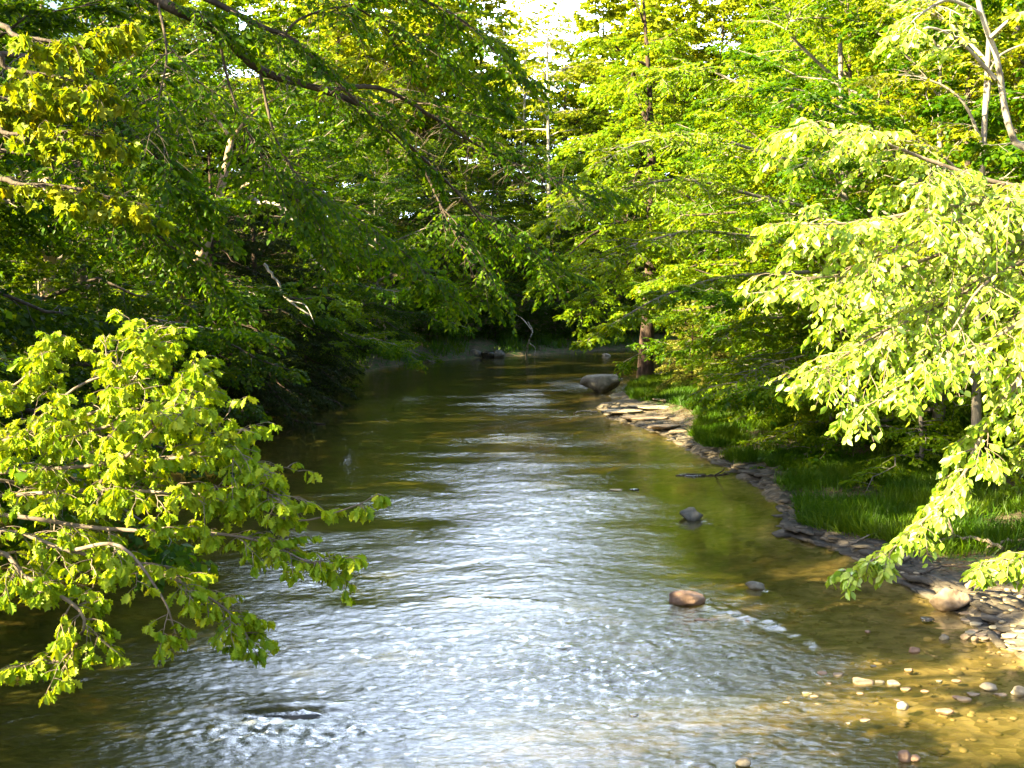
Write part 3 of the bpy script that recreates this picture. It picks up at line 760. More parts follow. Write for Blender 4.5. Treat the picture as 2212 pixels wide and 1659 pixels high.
# ------------------------------------------------------------------ hand placed trees
def hand_tree(name, base, trunk_pts, limb_uv, seed, bark, leafm, r=0.2, r1=0.08, **kw):
    base = np.array(base, float)
    tp = smooth_line(np.array(trunk_pts, float) - base, 16)
    limbs = []
    for lm in limb_uv:
        pts, r0, re = lm[:3]
        P = np.array([W(*q) if len(q) == 3 else np.array(q[:3]) for q in pts]) - base
        limbs.append((smooth_line(P, 4 + 3 * len(pts)), r0, re) + tuple(lm[3:]))
    return make_tree(name, base, (tp, r, r1), limbs, seed, bark, leafm, **kw)

def A_(x, y, z):            # absolute point inside a limb list
    return (x, y, z, 0)

# overhanging beech, upper left
bz = zg(-9.6, 14)
beech = hand_tree("overhanging_beech", (-9.6, 14, bz), [(-9.6, 14, bz - .3), (-9.3, 14, 4), (-8.8, 14.0, 8), (-8.2, 14.2, 12)], [
    ([A_(-8.7, 14, 8.6), (120, -120, 14), (340, 0, 14.2), (470, 65, 14.5), (560, 150, 15), (700, 195, 15.5), (800, 240, 16), (900, 330, 17), (1000, 430, 18), (1085, 540, 19)], .088, .008, .7, .55),
    ([(250, -60, 14.1), (430, -10, 14.5), (560, 55, 14.8), (640, 90, 15), (740, 190, 15.2), (840, 285, 15.6), (930, 380, 16)], .045, .007, .8, .6),
    ([(600, 95, 14.9), (650, 40, 14.9), (760, 15, 15.2), (850, 75, 15.5), (960, 150, 16), (1060, 240, 16.5)], .018, .005),
    ([(700, 195, 15.5), (820, 190, 15.8), (930, 250, 16.5), (1060, 330, 17), (1190, 385, 17.5), (1290, 430, 18)], .034, .006),
    ([(560, 150, 15), (600, 310, 15), (680, 420, 15.3), (800, 490, 15.8), (900, 570, 16), (960, 640, 16.4)], .02, .005),
    ([(470, 65, 14.5), (500, 200, 14.5), (560, 330, 14.7), (640, 430, 15), (720, 540, 15)], .018, .005),
    ([(430, -10, 14.5), (640, -60, 14.8), (860, -20, 15.5), (1020, 60, 16), (1130, 190, 17)], .04, .006),
    ([(1000, 430, 18), (1060, 480, 18.3), (1150, 540, 18.6), (1215, 600, 19)], .016, .005),
    ([(340, 0, 14.2), (360, 120, 13.8), (340, 260, 13.6), (390, 400, 13.6)], .016, .004),
    ([(900, 330, 17), (960, 460, 17), (1010, 560, 17.2), (1040, 650, 17.5)], .02, .005),
    ([A_(-8.6, 14, 9.2), (0, -160, 14), (300, -180, 14.5), (560, -160, 15), (820, -160, 15.5), (1050, -100, 16)], .1, .01),
    ([A_(-8.9, 14, 7), (60, 120, 13.8), (200, 220, 13.8), (330, 330, 14), (460, 470, 14.4)], .04, .006),
    ([A_(-9.0, 14, 6), (60, 330, 14), (220, 420, 14.2), (380, 540, 14.5), (500, 640, 15)], .034, .006),
], 101, M["dark_bark"], M["beech"], r=.3, r1=.15, n2=26, L2=1.3, n3=9, L3=.45, nl=8, leaf=.088, tmpl=T_OVATE, t0=.22, dr2=.3, hang=.5, tilt=.6)
tag(beech, "large overhanging tree whose dark limb slants down from the upper left", "tree")

# yellow bronze maple, upper left
bz = zg(-8.6, 9.5)
ymaple = hand_tree("bronze_maple", (-8.6, 9.5, bz), [(-8.6, 9.5, bz - .3), (-8.5, 9.5, 4), (-8.4, 9.4, 7.5)], [
    ([A_(-8.45, 9.5, 5.8), (-150, 60, 9.2), (40, 80, 9), (150, 90, 9), (250, 60, 9)], .03, .005),
    ([A_(-8.45, 9.5, 5.6), (-150, 120, 9), (20, 150, 9), (140, 170, 9), (215, 200, 8.9)], .03, .005),
    ([A_(-8.45, 9.5, 5.0), (-150, 280, 9.3), (20, 290, 9.2), (150, 285, 9.2), (245, 300, 9.2)], .03, .005),
    ([A_(-8.45, 9.5, 4.6), (-150, 400, 9.5), (50, 400, 9.4), (180, 410, 9.4), (300, 450, 9.4)], .03, .005),
    ([A_(-8.45, 9.5, 5.2), (-150, 200, 9.6), (0, 210, 9.6), (90, 230, 9.6)], .02, .004),
], 102, M["dark_bark"], M["maple"], r=.15, r1=.05, n2=15, L2=.5, n3=4, L3=.2, nl=5, leaf=.095, tmpl=T_MAPLE, t0=.45, cluster=True, hang=.35, tilt=.5, dr2=.15)
tag(ymaple, "maple at the upper left edge with yellow bronze lobed young leaves", "tree")

# oak over the lower left water
bz = zg(-7.9, 9.6)
oak = hand_tree("oak_tree", (-7.9, 9.6, bz), [(-7.9, 9.6, bz - .3), (-7.7, 9.6, 2), (-7.4, 9.6, 4.5), (-7.2, 9.7, 7)], [
    ([A_(-7.6, 9.6, 3.0), (-160, 990, 9.4), (60, 930, 9.2), (230, 880, 9), (300, 800, 9), (322, 735, 9)], .02, .005),
    ([A_(-7.6, 9.6, 3.0), (-120, 980, 9.4), (120, 950, 9.2), (300, 900, 9), (395, 870, 9), (415, 825, 9)], .02, .005),
    ([A_(-7.6, 9.6, 2.8), (-120, 1030, 9.2), (150, 1010, 9), (380, 990, 8.8), (470, 960, 8.8), (555, 1005, 8.8)], .02, .005),
    ([A_(-7.6, 9.6, 2.6), (-120, 1080, 9), (200, 1060, 8.8), (380, 1065, 8.6), (500, 1072, 8.6), (600, 1068, 8.6)], .02, .005, .8, 1),
    ([(520, 1080, 8.6), (640, 1125, 8.6), (760, 1095, 8.5), (815, 1068, 8.5)], .009, .003, .25, .6),
    ([A_(-7.6, 9.6, 2.6), (-120, 1110, 8.8), (200, 1140, 8.6), (380, 1150, 8.5), (490, 1155, 8.5), (580, 1175, 8.5), (670, 1215, 8.4), (740, 1215, 8.4)], .02, .004, .5, .5),
    ([A_(-7.6, 9.6, 2.4), (-120, 1140, 8.6), (150, 1190, 8.5), (350, 1240, 8.4), (480, 1310, 8.4), (530, 1370, 8.4)], .02, .005, .7, .6),
    ([A_(-7.6, 9.6, 2.2), (-120, 1180, 8.6), (60, 1250, 8.4), (180, 1330, 8.3), (140, 1420, 8.3), (55, 1440, 8.3)], .024, .004, .55, .7),
    ([A_(-7.6, 9.6, 3.4), (-120, 880, 9.6), (0, 850, 9.5), (80, 790, 9.4), (100, 750, 9.4)], .02, .004, .6, .8),
    ([(200, 1060, 9), (280, 980, 8.5), (340, 920, 8.4), (400, 900, 8.4)], .016, .004),
    ([(150, 1190, 8.5), (260, 1180, 8.2), (350, 1290, 8.1), (380, 1370, 8.1)], .016, .004, .7, .5),
    ([(60, 930, 9.2), (160, 840, 9.2), (250, 800, 9.3), (230, 770, 9.3)], .014, .004),
    ([(-120, 1030, 9.2), (60, 1050, 9.5), (120, 1130, 9.6), (60, 1220, 9.6)], .018, .004),
], 103, M["twig"], M["oak"], r=.16, r1=.06, n2=28, L2=.52, n3=5, L3=.16, nl=7, leaf=.084, tmpl=T_OAK, t0=.25, cluster=True, hang=.5, tilt=.8, dr2=.22, up2=.25, jit=.3, taper2=.35, wid=1.15,
    keep=lambda O: np.ones(len(O), bool))
tag(oak, "oak branches with bright yellow green lobed leaves over the lower left water", "tree")

# arching bright elm on the right
bz = zg(8.6, 10.8)
elm = hand_tree("elm_tree", (8.6, 10.8, bz), [(8.6, 10.8, bz - .3), (8.3, 10.8, 3), (7.6, 10.8, 5.8), (7.2, 10.8, 7.5)], [
    ([A_(7.4, 10.8, 6.2), (2380, 410, 10.6), (2180, 400, 10.5), (2030, 355, 10.4), (1880, 300, 10.3), (1735, 270, 10.2)], .035, .005),
    ([A_(7.6, 10.8, 6.0), (2380, 430, 10.4), (2180, 430, 10.2), (2000, 455, 10), (1860, 480, 9.9), (1720, 485, 9.8)], .035, .005),
    ([A_(7.6, 10.8, 5.9), (2380, 440, 10.8), (2200, 460, 10.6), (2050, 540, 10.4), (1900, 590, 10.2), (1740, 600, 10)], .035, .005),
    ([A_(7.8, 10.8, 5.6), (2380, 500, 10.4), (2220, 560, 10.2), (2050, 650, 10), (1900, 720, 9.8), (1790, 790, 9.7)], .03, .005),
    ([A_(7.8, 10.8, 5.4), (2380, 560, 10), (2280, 640, 9.8), (2150, 730, 9.6), (2000, 800, 9.4), (1870, 880, 9.3)], .03, .005, .6, .8),
    ([A_(7.8, 10.8, 5.4), (2400, 560, 9.8), (2290, 680, 9.6), (2200, 820, 9.5), (2130, 920, 9.4), (2085, 1020, 9.3), (2000, 1120, 9.2), (1920, 1190, 9.2), (1830, 1235, 9.2)], .03, .004, .36, 1.0),
    ([A_(7.8, 10.8, 5.2), (2420, 620, 10), (2320, 760, 10), (2260, 880, 10), (2200, 960, 10)], .025, .004, .5, .7),
    ([A_(8.2, 10.8, 3.4), (2500, 1060, 9), (2330, 1150, 8.8), (2220, 1200, 8.7), (2120, 1215, 8.7)], .02, .004, .4, .8),
    ([(2180, 400, 10.5), (2080, 470, 10.2), (1980, 520, 10), (1900, 560, 9.8), (1830, 640, 9.7)], .018, .004),
    ([(2220, 560, 10.2), (2120, 620, 9.8), (2050, 720, 9.6), (1990, 760, 9.5)], .016, .004),
    ([(2200, 460, 10.6), (2100, 430, 10.3), (2020, 400, 10.2), (1960, 400, 10)], .016, .004),
    ([A_(7.6, 10.8, 5.9), (2380, 480, 11.2), (2250, 500, 11.2), (2120, 600, 11), (2000, 660, 11), (1880, 680, 11)], .025, .004),
], 104, M["twig"], M["elm"], r=.17, r1=.07, n2=22, L2=.85, n3=7, L3=.30, nl=7, leaf=.078, tmpl=T_OVATE, t0=.22, hang=.55, tilt=.6, dr2=.35, dr3=.5, taper2=.55,
    keep=lambda O: np.ones(len(O), bool))
tag(elm, "arching elm with sunlit pale green leaves drooping in from the right edge", "tree")

# pale curved trunk, upper right corner
bz = zg(6.9, 12.3)
def wl(u, v, Y):
    return tuple(W(u, v, Y))
pale = hand_tree("pale_stem_tree", (7.2, 12.3, bz), [(7.2, 12.3, bz - .3), (6.6, 12.3, 2.5), wl(2420, 430, 12.3), wl(2215, 330, 12.3), wl(2172, 240, 12.2), wl(2155, 130, 12.1), wl(2120, 30, 12), wl(2090, -120, 12)], [
    ([(2150, 170, 12), (2080, 95, 11.8), (2010, 60, 11.6), (1960, 90, 11.5)], .022, .004),
    ([(2120, 30, 12), (2050, 0, 11.8), (1990, 30, 11.6), (1950, 70, 11.5)], .022, .004),
    ([(2140, 80, 12), (2200, 30, 11.8), (2260, 30, 11.7)], .02, .004),
    ([(2100, -60, 12), (2020, -90, 11.8), (1940, -60, 11.6)], .02, .004),
    ([(2100, -60, 12), (2200, -110, 11.8), (2280, -60, 11.6)], .02, .004),
], 105, M["pale_bark"], M["elm"], r=.045, r1=.022, n2=16, L2=.6, n3=5, L3=.25, nl=6, leaf=.08, tmpl=T_OVATE, t0=.3, hang=.45, tilt=.6, dr2=.2)
tag(pale, "slender tree with curved pale trunk in the upper right corner", "tree")

# peninsula tree behind the boulder
px_, py_ = 6.5, 59.5
bz = zg(px_, py_)
pen = hand_tree("peninsula_tree", (px_, py_, bz), [(px_, py_, bz - .4), (px_ - .05, py_, bz + 1.2), (px_ + .1, py_, 4), (px_ + .2, py_ + .2, 9), (px_, py_, 14), (px_ - .3, py_, 18)], [
    ([A_(6.4, 59.5, 15), (1340, 110, 59), (1310, 80, 58), (1270, 90, 57)], .07, .01), ([A_(6.3, 59.5, 16), (1440, 80, 59), (1480, 50, 58)], .07, .01), ([A_(6.3, 59.3, 15.5), (1395, 90, 57), (1400, 110, 56)], .07, .01),
    ([A_(6.2, 59.5, 17), (1380, 20, 59), (1360, -20, 59)], .06, .01), ([A_(6.5, 59.3, 12.5), (1390, 230, 57), (1400, 250, 55), (1390, 290, 54)], .07, .01),
    ([A_(6.5, 59.5, 5.5), (1370, 560, 57), (1330, 600, 55), (1290, 640, 54), (1250, 680, 53)], .1, .01),
    ([A_(6.5, 59.5, 6.5), (1360, 480, 57), (1290, 500, 55), (1220, 560, 54), (1180, 600, 53)], .1, .01),
    ([A_(6.5, 59.5, 8.5), (1340, 400, 58), (1270, 400, 56), (1200, 430, 55)], .1, .01),
    ([A_(6.5, 59.5, 10.5), (1350, 300, 58), (1290, 290, 57), (1230, 320, 56)], .1, .01),
    ([A_(6.5, 59.5, 8), (1430, 400, 58), (1480, 420, 56), (1540, 470, 54)], .1, .01),
    ([A_(6.5, 59.5, 6), (1430, 520, 58), (1480, 560, 56), (1520, 600, 54)], .1, .01),
    ([A_(6.5, 59.5, 12), (1400, 200, 59), (1440, 160, 58), (1500, 160, 57)], .1, .01),
    ([A_(6.5, 59.3, 4.6), (1390, 590, 57), (1400, 610, 55), (1420, 650, 54)], .08, .01),
    ([A_(6.5, 59.3, 7.0), (1400, 480, 57), (1410, 500, 55), (1420, 540, 54)], .08, .01),
    ([A_(6.5, 59.3, 9.5), (1380, 370, 57), (1370, 390, 55), (1360, 430, 54)], .08, .01),
    ([A_(6.5, 59.3, 11.5), (1400, 270, 57), (1420, 280, 55), (1440, 320, 54)], .08, .01),
    ([A_(6.5, 59.3, 13.5), (1370, 160, 57), (1370, 150, 55), (1350, 200, 54)], .08, .01),
    ([A_(6.5, 59.5, 12), (1370, 200, 61), (1330, 180, 62), (1270, 200, 63)], .1, .01),
], 106, M["red_bark"], M["fresh"], r=.46, r1=.05, twigs=0, n2=12, L2=2.2, n3=9, L3=.8, nl=10, leaf=.18, tmpl=T_RHOMB, t0=.2)
tag(pen, "stout reddish trunked tree on the point behind the large boulder", "tree")

# low reaching beech over the right water (lit sprays at mid picture)
bz = zg(9.4, 33)
reach = hand_tree("reaching_beech", (9.4, 33, bz), [(9.4, 33, bz - .3), (9.2, 33, 4), (8.8, 33, 7), (8.6, 33, 11)], [
    ([A_(9.1, 33, 5.0), (1700, 590, 32), (1560, 600, 31), (1430, 640, 30), (1340, 690, 29.5), (1262, 738, 29)], .06, .006, .5, 1),
    ([A_(9.1, 33, 5.6), (1680, 520, 32), (1520, 500, 31), (1400, 520, 30), (1300, 560, 29.5), (1230, 600, 29)], .06, .006),
    ([A_(9.0, 33, 6.4), (1660, 430, 32), (1500, 390, 31), (1380, 400, 30), (1270, 440, 29.5), (1180, 480, 29)], .06, .006),
    ([A_(9.0, 33, 4.4), (1750, 680, 32), (1640, 690, 31), (1560, 730, 30)], .05, .006, .6, 1),
    ([A_(8.8, 33, 7.4), (1650, 330, 32), (1500, 290, 31), (1380, 310, 30), (1290, 350, 30)], .06, .006),
    ([A_(8.7, 33, 8.8), (1640, 200, 32), (1520, 150, 32), (1420, 160, 31)], .05, .006),
    ([A_(8.7, 33, 9.8), (1700, 60, 32), (1800, 40, 32), (1900, 80, 32)], .05, .006),
    ([A_(8.8, 33, 7), (1850, 300, 31), (1950, 300, 31)], .05, .006),
    ([A_(9.2, 33, 3.6), (1760, 760, 31), (1650, 790, 30), (1560, 850, 29)], .05, .006),
    ([A_(9.2, 33, 3.6), (1850, 760, 31), (1920, 800, 29.5), (1900, 880, 28.5)], .05, .006),
], 107, M["grey_bark"], M["fresh"], r=.16, r1=.06, twigs=3, n2=15, L2=2.0, n3=9, L3=.6, nl=9, leaf=.135, tmpl=T_OVATE, t0=.2, r3=.006)
tag(reach, "beech reaching sunlit leafy boughs far out over the right side of the creek", "tree")

# grey sapling trunk on the slope
px_, py_ = 9.55, 25.2
bz = zg(px_, py_)
gs = hand_tree("grey_stem_tree", (px_, py_, bz), [(px_, py_, bz - .3), (px_ - .05, py_, bz + 2), (px_ - .1, py_, 5), (px_, py_, 9.5)], [
    ([A_(px_, py_, 4.6), (2050, 520, 24), (1980, 540, 23), (1900, 560, 22)], .04, .006),
    ([A_(px_, py_, 5.4), (2180, 430, 24), (2230, 400, 23.5), (2290, 400, 23)], .04, .006),
    ([A_(px_, py_, 6.2), (2040, 340, 25), (1960, 300, 24.5), (1880, 290, 24)], .04, .006),
    ([A_(px_, py_, 7.2), (2080, 220, 25), (2000, 170, 25), (1900, 160, 25)], .04, .006),
    ([A_(px_, py_, 8.2), (2150, 130, 25), (2230, 90, 25), (2290, 80, 25)], .04, .006),
    ([A_(px_, py_, 9.0), (2060, 60, 26), (1990, 20, 26), (1900, 10, 26)], .04, .006),
], 108, M["grey_bark"], M["golden"], r=.115, r1=.05, twigs=3, n2=11, L2=1.4, n3=7, L3=.5, nl=8, leaf=.11, tmpl=T_OVATE, t0=.2, r3=.005)
tag(gs, "straight slim grey trunk rising from the grassy slope behind the drooping elm boughs", "tree")

for kind, x, y, rz, s_, lab in [("maple", -15.5, 1.5, 0, .85, "maple beside the left bank just outside the view"), ("deep", -14.5, 6.2, 1, .8, "dark leafy tree left of the oak outside the view"),  # unseen trees outside the frame, added to shade the near water and bank
                           ("maple2", -13.5, -3.0, 2, .8, "bright maple at the near end of the left bank outside the view"), ("deep", -21.0, -2.0, 2, 1.0, "dark leafy tree far out to the left outside the view"), ("maple", -15.0, 13.2, 1.5, 1.1, "tallest maple of the near left bank outside the view"), ("maple2", -16.5, 18.0, 1.5, 1.05, "bright maple behind the nearest left trees outside the view"), ("maple", -12.9, 16.2, .4, 1.15, "tall maple standing left of the overhanging tree outside the view"), ("sapling", -9.6, 8.2, .4, 1.25, "young beech at the near left waterline outside the view"), ("sapling", -9.3, 4.6, 1.4, 1.2, "leafy young beech nearest the bridge on the left bank outside the view"), ("deep", -12.4, 10.4, .5, .95, "dark leafy tree behind the trunk of the bronze maple outside the view"), ("deep", -11.6, 4.4, 1.9, .6, "lowest dark tree on the near left bank outside the view")]:
    place(kind, x, y, rz, s_, lab)

# gaps in the crowns through which the sun reaches the creek: leaves are thinned out where
# a sun ray would end inside one of these patches (centre, half axes, heading, height)
TAN = math.tan(SUN_EL)
w4 = W(430, 570, 37.5); w5 = W(108, 470, 33)
w1, w2, w3 = W(640, 480, 41), W(420, 610, 42), W(500, 680, 40)
PATCH = [((6.3, 17.4), (1.0, .6), 0, .3), ((w4[0], w4[1]), (.9, .9), 0, w4[2]), ((w5[0], w5[1]), (.8, .8), 0, w5[2]), ((-10.1, 57.1), (1.9, 1.2), .4, 8.4), ((-9.5, 47.2), (1.5, .9), .4, 5.9), ((-7.6, 32.8), (1.2, .8), .4, 6.8), ((-9.5, 40.0), (1.2, .8), .4, 4.8), ((-8.7, 57.9), (1.8, 1.0), .4, 5.9),
         ((-7.9, 66.6), (2.0, 1.2), .4, 5.1), ((-9.9, 54.6), (1.8, 1.2), .4, 10.4), ((-9.4, 47.1), (1.6, 1.0), .4, 10.2), ((-9.9, 43.3), (1.6, 1.0), .4, 11.1), ((-12.3, 44.8), (2.0, 1.3), .4, 13.6),
         ((-7.1, 74.8), (2.4, 1.5), .4, 9.9), ((-6.0, 78.7), (2.4, 1.3), .4, 7.5), ((-10.8, 35.2), (.9, .6), .4, 5.9), ((-8.7, 23.6), (.8, .6), .4, 5.7), ((-8.4, 53.3), (1.6, 1.0), .4, 10.4),
         ((-8.7, 29.4), (.7, .5), .4, 4.3), ((-5.3, 89.2), (3, 2), .4, 15.2), ((-8.5, 84.8), (3, 1.6), .4, 13.5), ((-3.4, 9.2), (1.8, .9), .3, 6.2), ((-3.2, 9.2), (1.6, .8), .3, 5.4), ((-0.8, 42.6), (5.2, .7), .33, 0.0), ((5.4, 42.5), (1.9, 2.2), 0, .3),
         ((-3.9, 9.3), (2.6, 1.6), .3, 3.0), ((-3.6, 9.0), (2.2, 1.2), .3, 2.0), ((3.6, 10.6), (4, 3.0), 0, 5.0), ((4.2, 10), (3, 2.2), 0, 3.2),
         ((4.3, 12.9), (4.2, 1.3), .45, 0), ((7.2, 15.5), (1.2, .8), .5, 0.2),
         ((w1[0], w1[1]), (1.3, 1.0), .4, w1[2]), ((w2[0], w2[1]), (.8, .6), .4, w2[2]), ((w3[0], w3[1]), (1.0, .7), .4, w3[2]),
         ((-7.5, 36), (1.6, .9), .4, 7.5), ((-9, 33), (1.2, .7), .4, 5.5), ((-8.5, 46), (1.6, .9), .4, 6.5), ((-10, 41), (1.0, .7), .4, 4.0), ((-8, 40), (1.6, .9), .4, 9.5),
         ((-9.5, 27), (1.0, .6), .4, 7.0), ((-10, 21), (.9, .6), .4, 7.5), ((-9, 58), (1.6, 1.0), .4, 7), ((-7, 66), (2, 1.2), .4, 8), ((-9, 36.5), (1.0, .7), .4, 2.2), ((-2, 16), (2.0, .8), .4, 6.5), ((0.5, 18), (1.6, 1.0), .4, 5.2),
         ((-9, 52), (1.0, .8), .4, 6), ((-11, 24), (.9, .6), .4, 5), ((-8, 30), (.8, .6), .4, 8)]
def carve(root):
    for c in root.children:
        if not c.name.startswith("crown"):
            continue
        me = c.data
        k = {4: 4, 6: 6}.get(T_OVATE and (6 if len(me.polygons) * 3 == len(me.vertices) else 4))
        if len(me.vertices) % k or len(me.polygons) * (4 if k == 4 else 3) != len(me.vertices):
            continue
        n = len(me.vertices)
        co = np.empty(n * 3, np.float32); me.vertices.foreach_get("co", co); co = co.reshape(-1, k, 3)
        ce = co.mean(1)
        a, sc_ = root.rotation_euler[2], root.scale[0]
        ca, sa = math.cos(a), math.sin(a)
        wx_ = (ce[:, 0] * ca - ce[:, 1] * sa) * sc_ + root.location[0]
        wy_ = (ce[:, 0] * sa + ce[:, 1] * ca) * sc_ + root.location[1]
        wz_ = ce[:, 2] * sc_ + root.location[2]
        kill = np.zeros(len(ce), bool)
        for (cx, cyy), (ra, rb), hd, z0 in PATCH:
            t = (wz_ - z0) / TAN
            gx_ = wx_ - sun_h.x * t - cx; gy_ = wy_ - sun_h.y * t - cyy
            u_ = (gx_ * math.cos(hd) + gy_ * math.sin(hd)) / ra; v_ = (-gx_ * math.sin(hd) + gy_ * math.cos(hd)) / rb
            kill |= (np.hypot(u_, v_) < 1) & (t > (0.5 if z0 > 3.6 else 2.0))
        if not kill.any():
            continue
        tn = np.empty(n, np.float32); me.attributes["tone"].data.foreach_get("value", tn); tn = tn.reshape(-1, k)
        co, tn = co[~kill], tn[~kill]
        F_ = [(0, 1, 2, 3)] if k == 4 else [(0, 1, 2, 3), (0, 3, 4, 5)]
        base = (np.arange(len(co)) * k)[:, None]
        m2 = mk_mesh(me.name, co.reshape(-1, 3), [np.concatenate([base + np.array(f)[None] for f in F_])], {"tone": tn.ravel()})
        m2.materials.append(me.materials[0])
        c.data = m2
for o in list(sc.objects):
    if o.type == 'EMPTY' and o.location[0] < -5 and o.name.split(".")[0] not in ("oak_tree", "bronze_maple"):
        carve(o)

M["warm_bark"] = surf_mat("warm_bark", [(0.3, (0.14, 0.09, 0.06)), (0.55, (0.30, 0.21, 0.14)), (0.8, (0.46, 0.35, 0.25))], 5, stretch=(1, 1, 0.3), bump=0.7)
for nm, px_, py_, uvs, rr_, lab in [("leaning_tree", -10.7, 38.0, [(395, 655, 37.6), (432, 560, 37.4), (470, 440, 37.6), (500, 300, 38)], .26, "tree with thick sunlit leaning trunk seen through the left bank leaves"),
                                    ("leaning_tree", -13.2, 34.0, [(112, 500, 33), (105, 440, 33), (100, 300, 33.5)], .20, "tree with upright sunlit trunk deep in the leaves near the left edge")]:
    bz = zg(px_, py_)
    lt = hand_tree(nm, (px_, py_, bz), [(px_, py_, bz - .3)] + [wl(*q) for q in uvs], [
        ([wl(*uvs[-2]), (uvs[-2][0] + 60, uvs[-2][1] - 40, uvs[-2][2] - 1), (uvs[-2][0] + 130, uvs[-2][1] - 60, uvs[-2][2] - 1.5)] and
         [A_(*wl(*uvs[-2])), (uvs[-2][0] + 60, uvs[-2][1] - 40, uvs[-2][2] - 1), (uvs[-2][0] + 130, uvs[-2][1] - 60, uvs[-2][2] - 1.5)], .06, .01),
        ([A_(*wl(*uvs[-1])), (uvs[-1][0] + 50, uvs[-1][1] - 60, uvs[-1][2]), (uvs[-1][0] + 120, uvs[-1][1] - 100, uvs[-1][2])], .06, .01),
        ([A_(*wl(*uvs[-1])), (uvs[-1][0] - 50, uvs[-1][1] - 60, uvs[-1][2]), (uvs[-1][0] - 120, uvs[-1][1] - 80, uvs[-1][2])], .06, .01)],
        120, M["warm_bark"], M["beech"], r=rr_, r1=.10, twigs=0, n2=11, L2=1.6, n3=8, L3=.6, nl=8, leaf=.13, tmpl=T_RHOMB)
    tag(lt, lab, "tree")

# ------------------------------------------------------------------ rocks
def ico(sub):
    import bmesh
    b = bmesh.new()
    bmesh.ops.create_icosphere(b, subdivisions=sub, radius=1)
    V = np.array([v.co[:] for v in b.verts]); Fc = np.array([[v.index for v in f.verts] for f in b.faces])
    b.free()
    return V, Fc
ICO3, ICO4, ICO2 = ico(3), ico(4), ico(2)
def rock_mesh(name, size, seed, flat=None, ic=None, rough=0.22):
    V, Fc = ic or ICO3
    rng = np.random.default_rng(seed)
    V = V.copy()
    for _ in range(9):                      # chop planes off for a broken-stone look
        n = norm(rng.normal(size=3) * np.array([1, 1, 1.2]))
        d = rng.uniform(0.62, 0.92)
        h = V @ n
        V -= np.where(h > d, h - d, 0)[:, None] * n * 0.9
    o = rng.uniform(0, 50)
    nn = fbm(V[:, 0] * 1.3 + o, V[:, 1] * 1.3 + V[:, 2] * 1.7, 4, seed % 97)
    V *= (1 + nn * rough)[:, None]
    if flat:
        tp = flat + .06 * V[:, 0] + .05 * vnoise(V[:, 0] * 2 + seed, V[:, 1] * 2, 5)
        V[:, 2] = np.where(V[:, 2] > tp, tp + (V[:, 2] - tp) * .08, V[:, 2])
    V *= np.array(size) / 2 / np.abs(V).max(axis=0)
    return mk_mesh(name, V, [Fc], smooth=ic is ICO4)
def stone(name, u, v, wpx, hpx, mat, label, seed, dep=0.8, sink=0.35, rz=0, group=None, cat="rock", z0=None, ic=None, flat=None):
    p = G(u, v)
    zz = 0.0
    for _ in range(3):
        zz = max(zg(p[0], p[1]), 0.0) if z0 is None else z0
        p = G(u, v, zz)
    s = p[1] / F
    w_ = wpx * s
    h_ = hpx * s * 1.02
    H_ = h_ / (1 - sink)
    me_ = rock_mesh(name, (w_, w_ * dep, H_), seed, ic=ic, flat=flat)
    o = link(name, me_, None, mat)
    o.location = (p[0], p[1] + w_ * dep * 0.35, zz + H_ / 2 - H_ * sink)
    o.rotation_euler = (0, 0, rz)
    me_.update()
    return tag(o, label, cat, group)
# v is the row of the stone's foot in the picture
stone("boulder", 1302, 848, 96, 46, M["stone_dark"], "large smooth grey boulder at the waterline below the stout trunk", 201, dep=.9, sink=.15, ic=ICO4, rz=0.0, flat=.55)
stone("boulder", 2062, 1322, 96, 48, M["stone_tan"], "large tan boulder at the foot of the pale stick on the right bank", 202, dep=.7, sink=.15, ic=ICO4)
for i, (u, v, a, b_) in enumerate([(1345, 893, 96, 9), (1400, 908, 110, 10), (1436, 925, 76, 9), (1425, 884, 96, 8), (1452, 866, 80, 8), (1470, 935, 50, 7), (1385, 880, 60, 6)]):
    stone("flat_rock", u, v, a, b_, M["stone_tan" if i % 3 else "stone_pale"], "flat pale rock slab on the sunlit bar below the boulder", 550 + i, dep=.8, sink=.3, flat=.15, rz=.2 * (i % 3 - 1),
          group="flat slabs on the sunlit bar", cat="rock")
stone("rock", 1494, 1124, 56, 27, M["stone_dark"], "pointed grey rock standing alone in the calm green water", 203, sink=.3)
stone("rock", 1634, 1274, 46, 18, M["stone_grey"], "small pale wedge rock beyond the brown rock in the creek", 204, sink=.3, dep=.7)
stone("rock", 1488, 1308, 84, 29, M["stone_brown"], "rounded reddish brown rock in mid creek, largest of the rocks in the water", 205, sink=.3, ic=ICO4)
stone("rock", 1310, 769, 20, 6, M["stone_grey"], "tiny grey rock far up the creek before the bend", 206)
stone("rock", 1957, 1645, 32, 26, M["stone_brown"], "round brownish pink rock at the bottom edge of the picture", 207, sink=.25)
stone("rock", 1980, 1646, 24, 14, M["stone_brown"], "small pinkish rock touching the round one at the bottom edge", 208, sink=.25)
stone("rock", 1608, 1656, 36, 16, M["stone_pale"], "pale rock cut by the bottom edge near mid picture", 209, sink=.3)
stone("rock", 2137, 1492, 42, 14, M["stone_pale"], "flat whitish sunlit rock in the shallows, left of the rounder one", 210, sink=.3)
stone("rock", 2203, 1503, 36, 20, M["stone_pale"], "rounded whitish sunlit rock at the right edge shallows", 211, sink=.3)
stone("rock", 1952, 1533, 28, 15, M["stone_pale"], "lone oval whitish rock in the sunlit shallows", 212, sink=.3)
stone("rock", 1977, 1411, 26, 12, M["stone_brown"], "small brown rock with a little wake in the shallows", 213, sink=.3)
stone("rock", 2041, 1383, 24, 12, M["stone_grey"], "small dark grey rock left of the stone pile", 214, sink=.3)
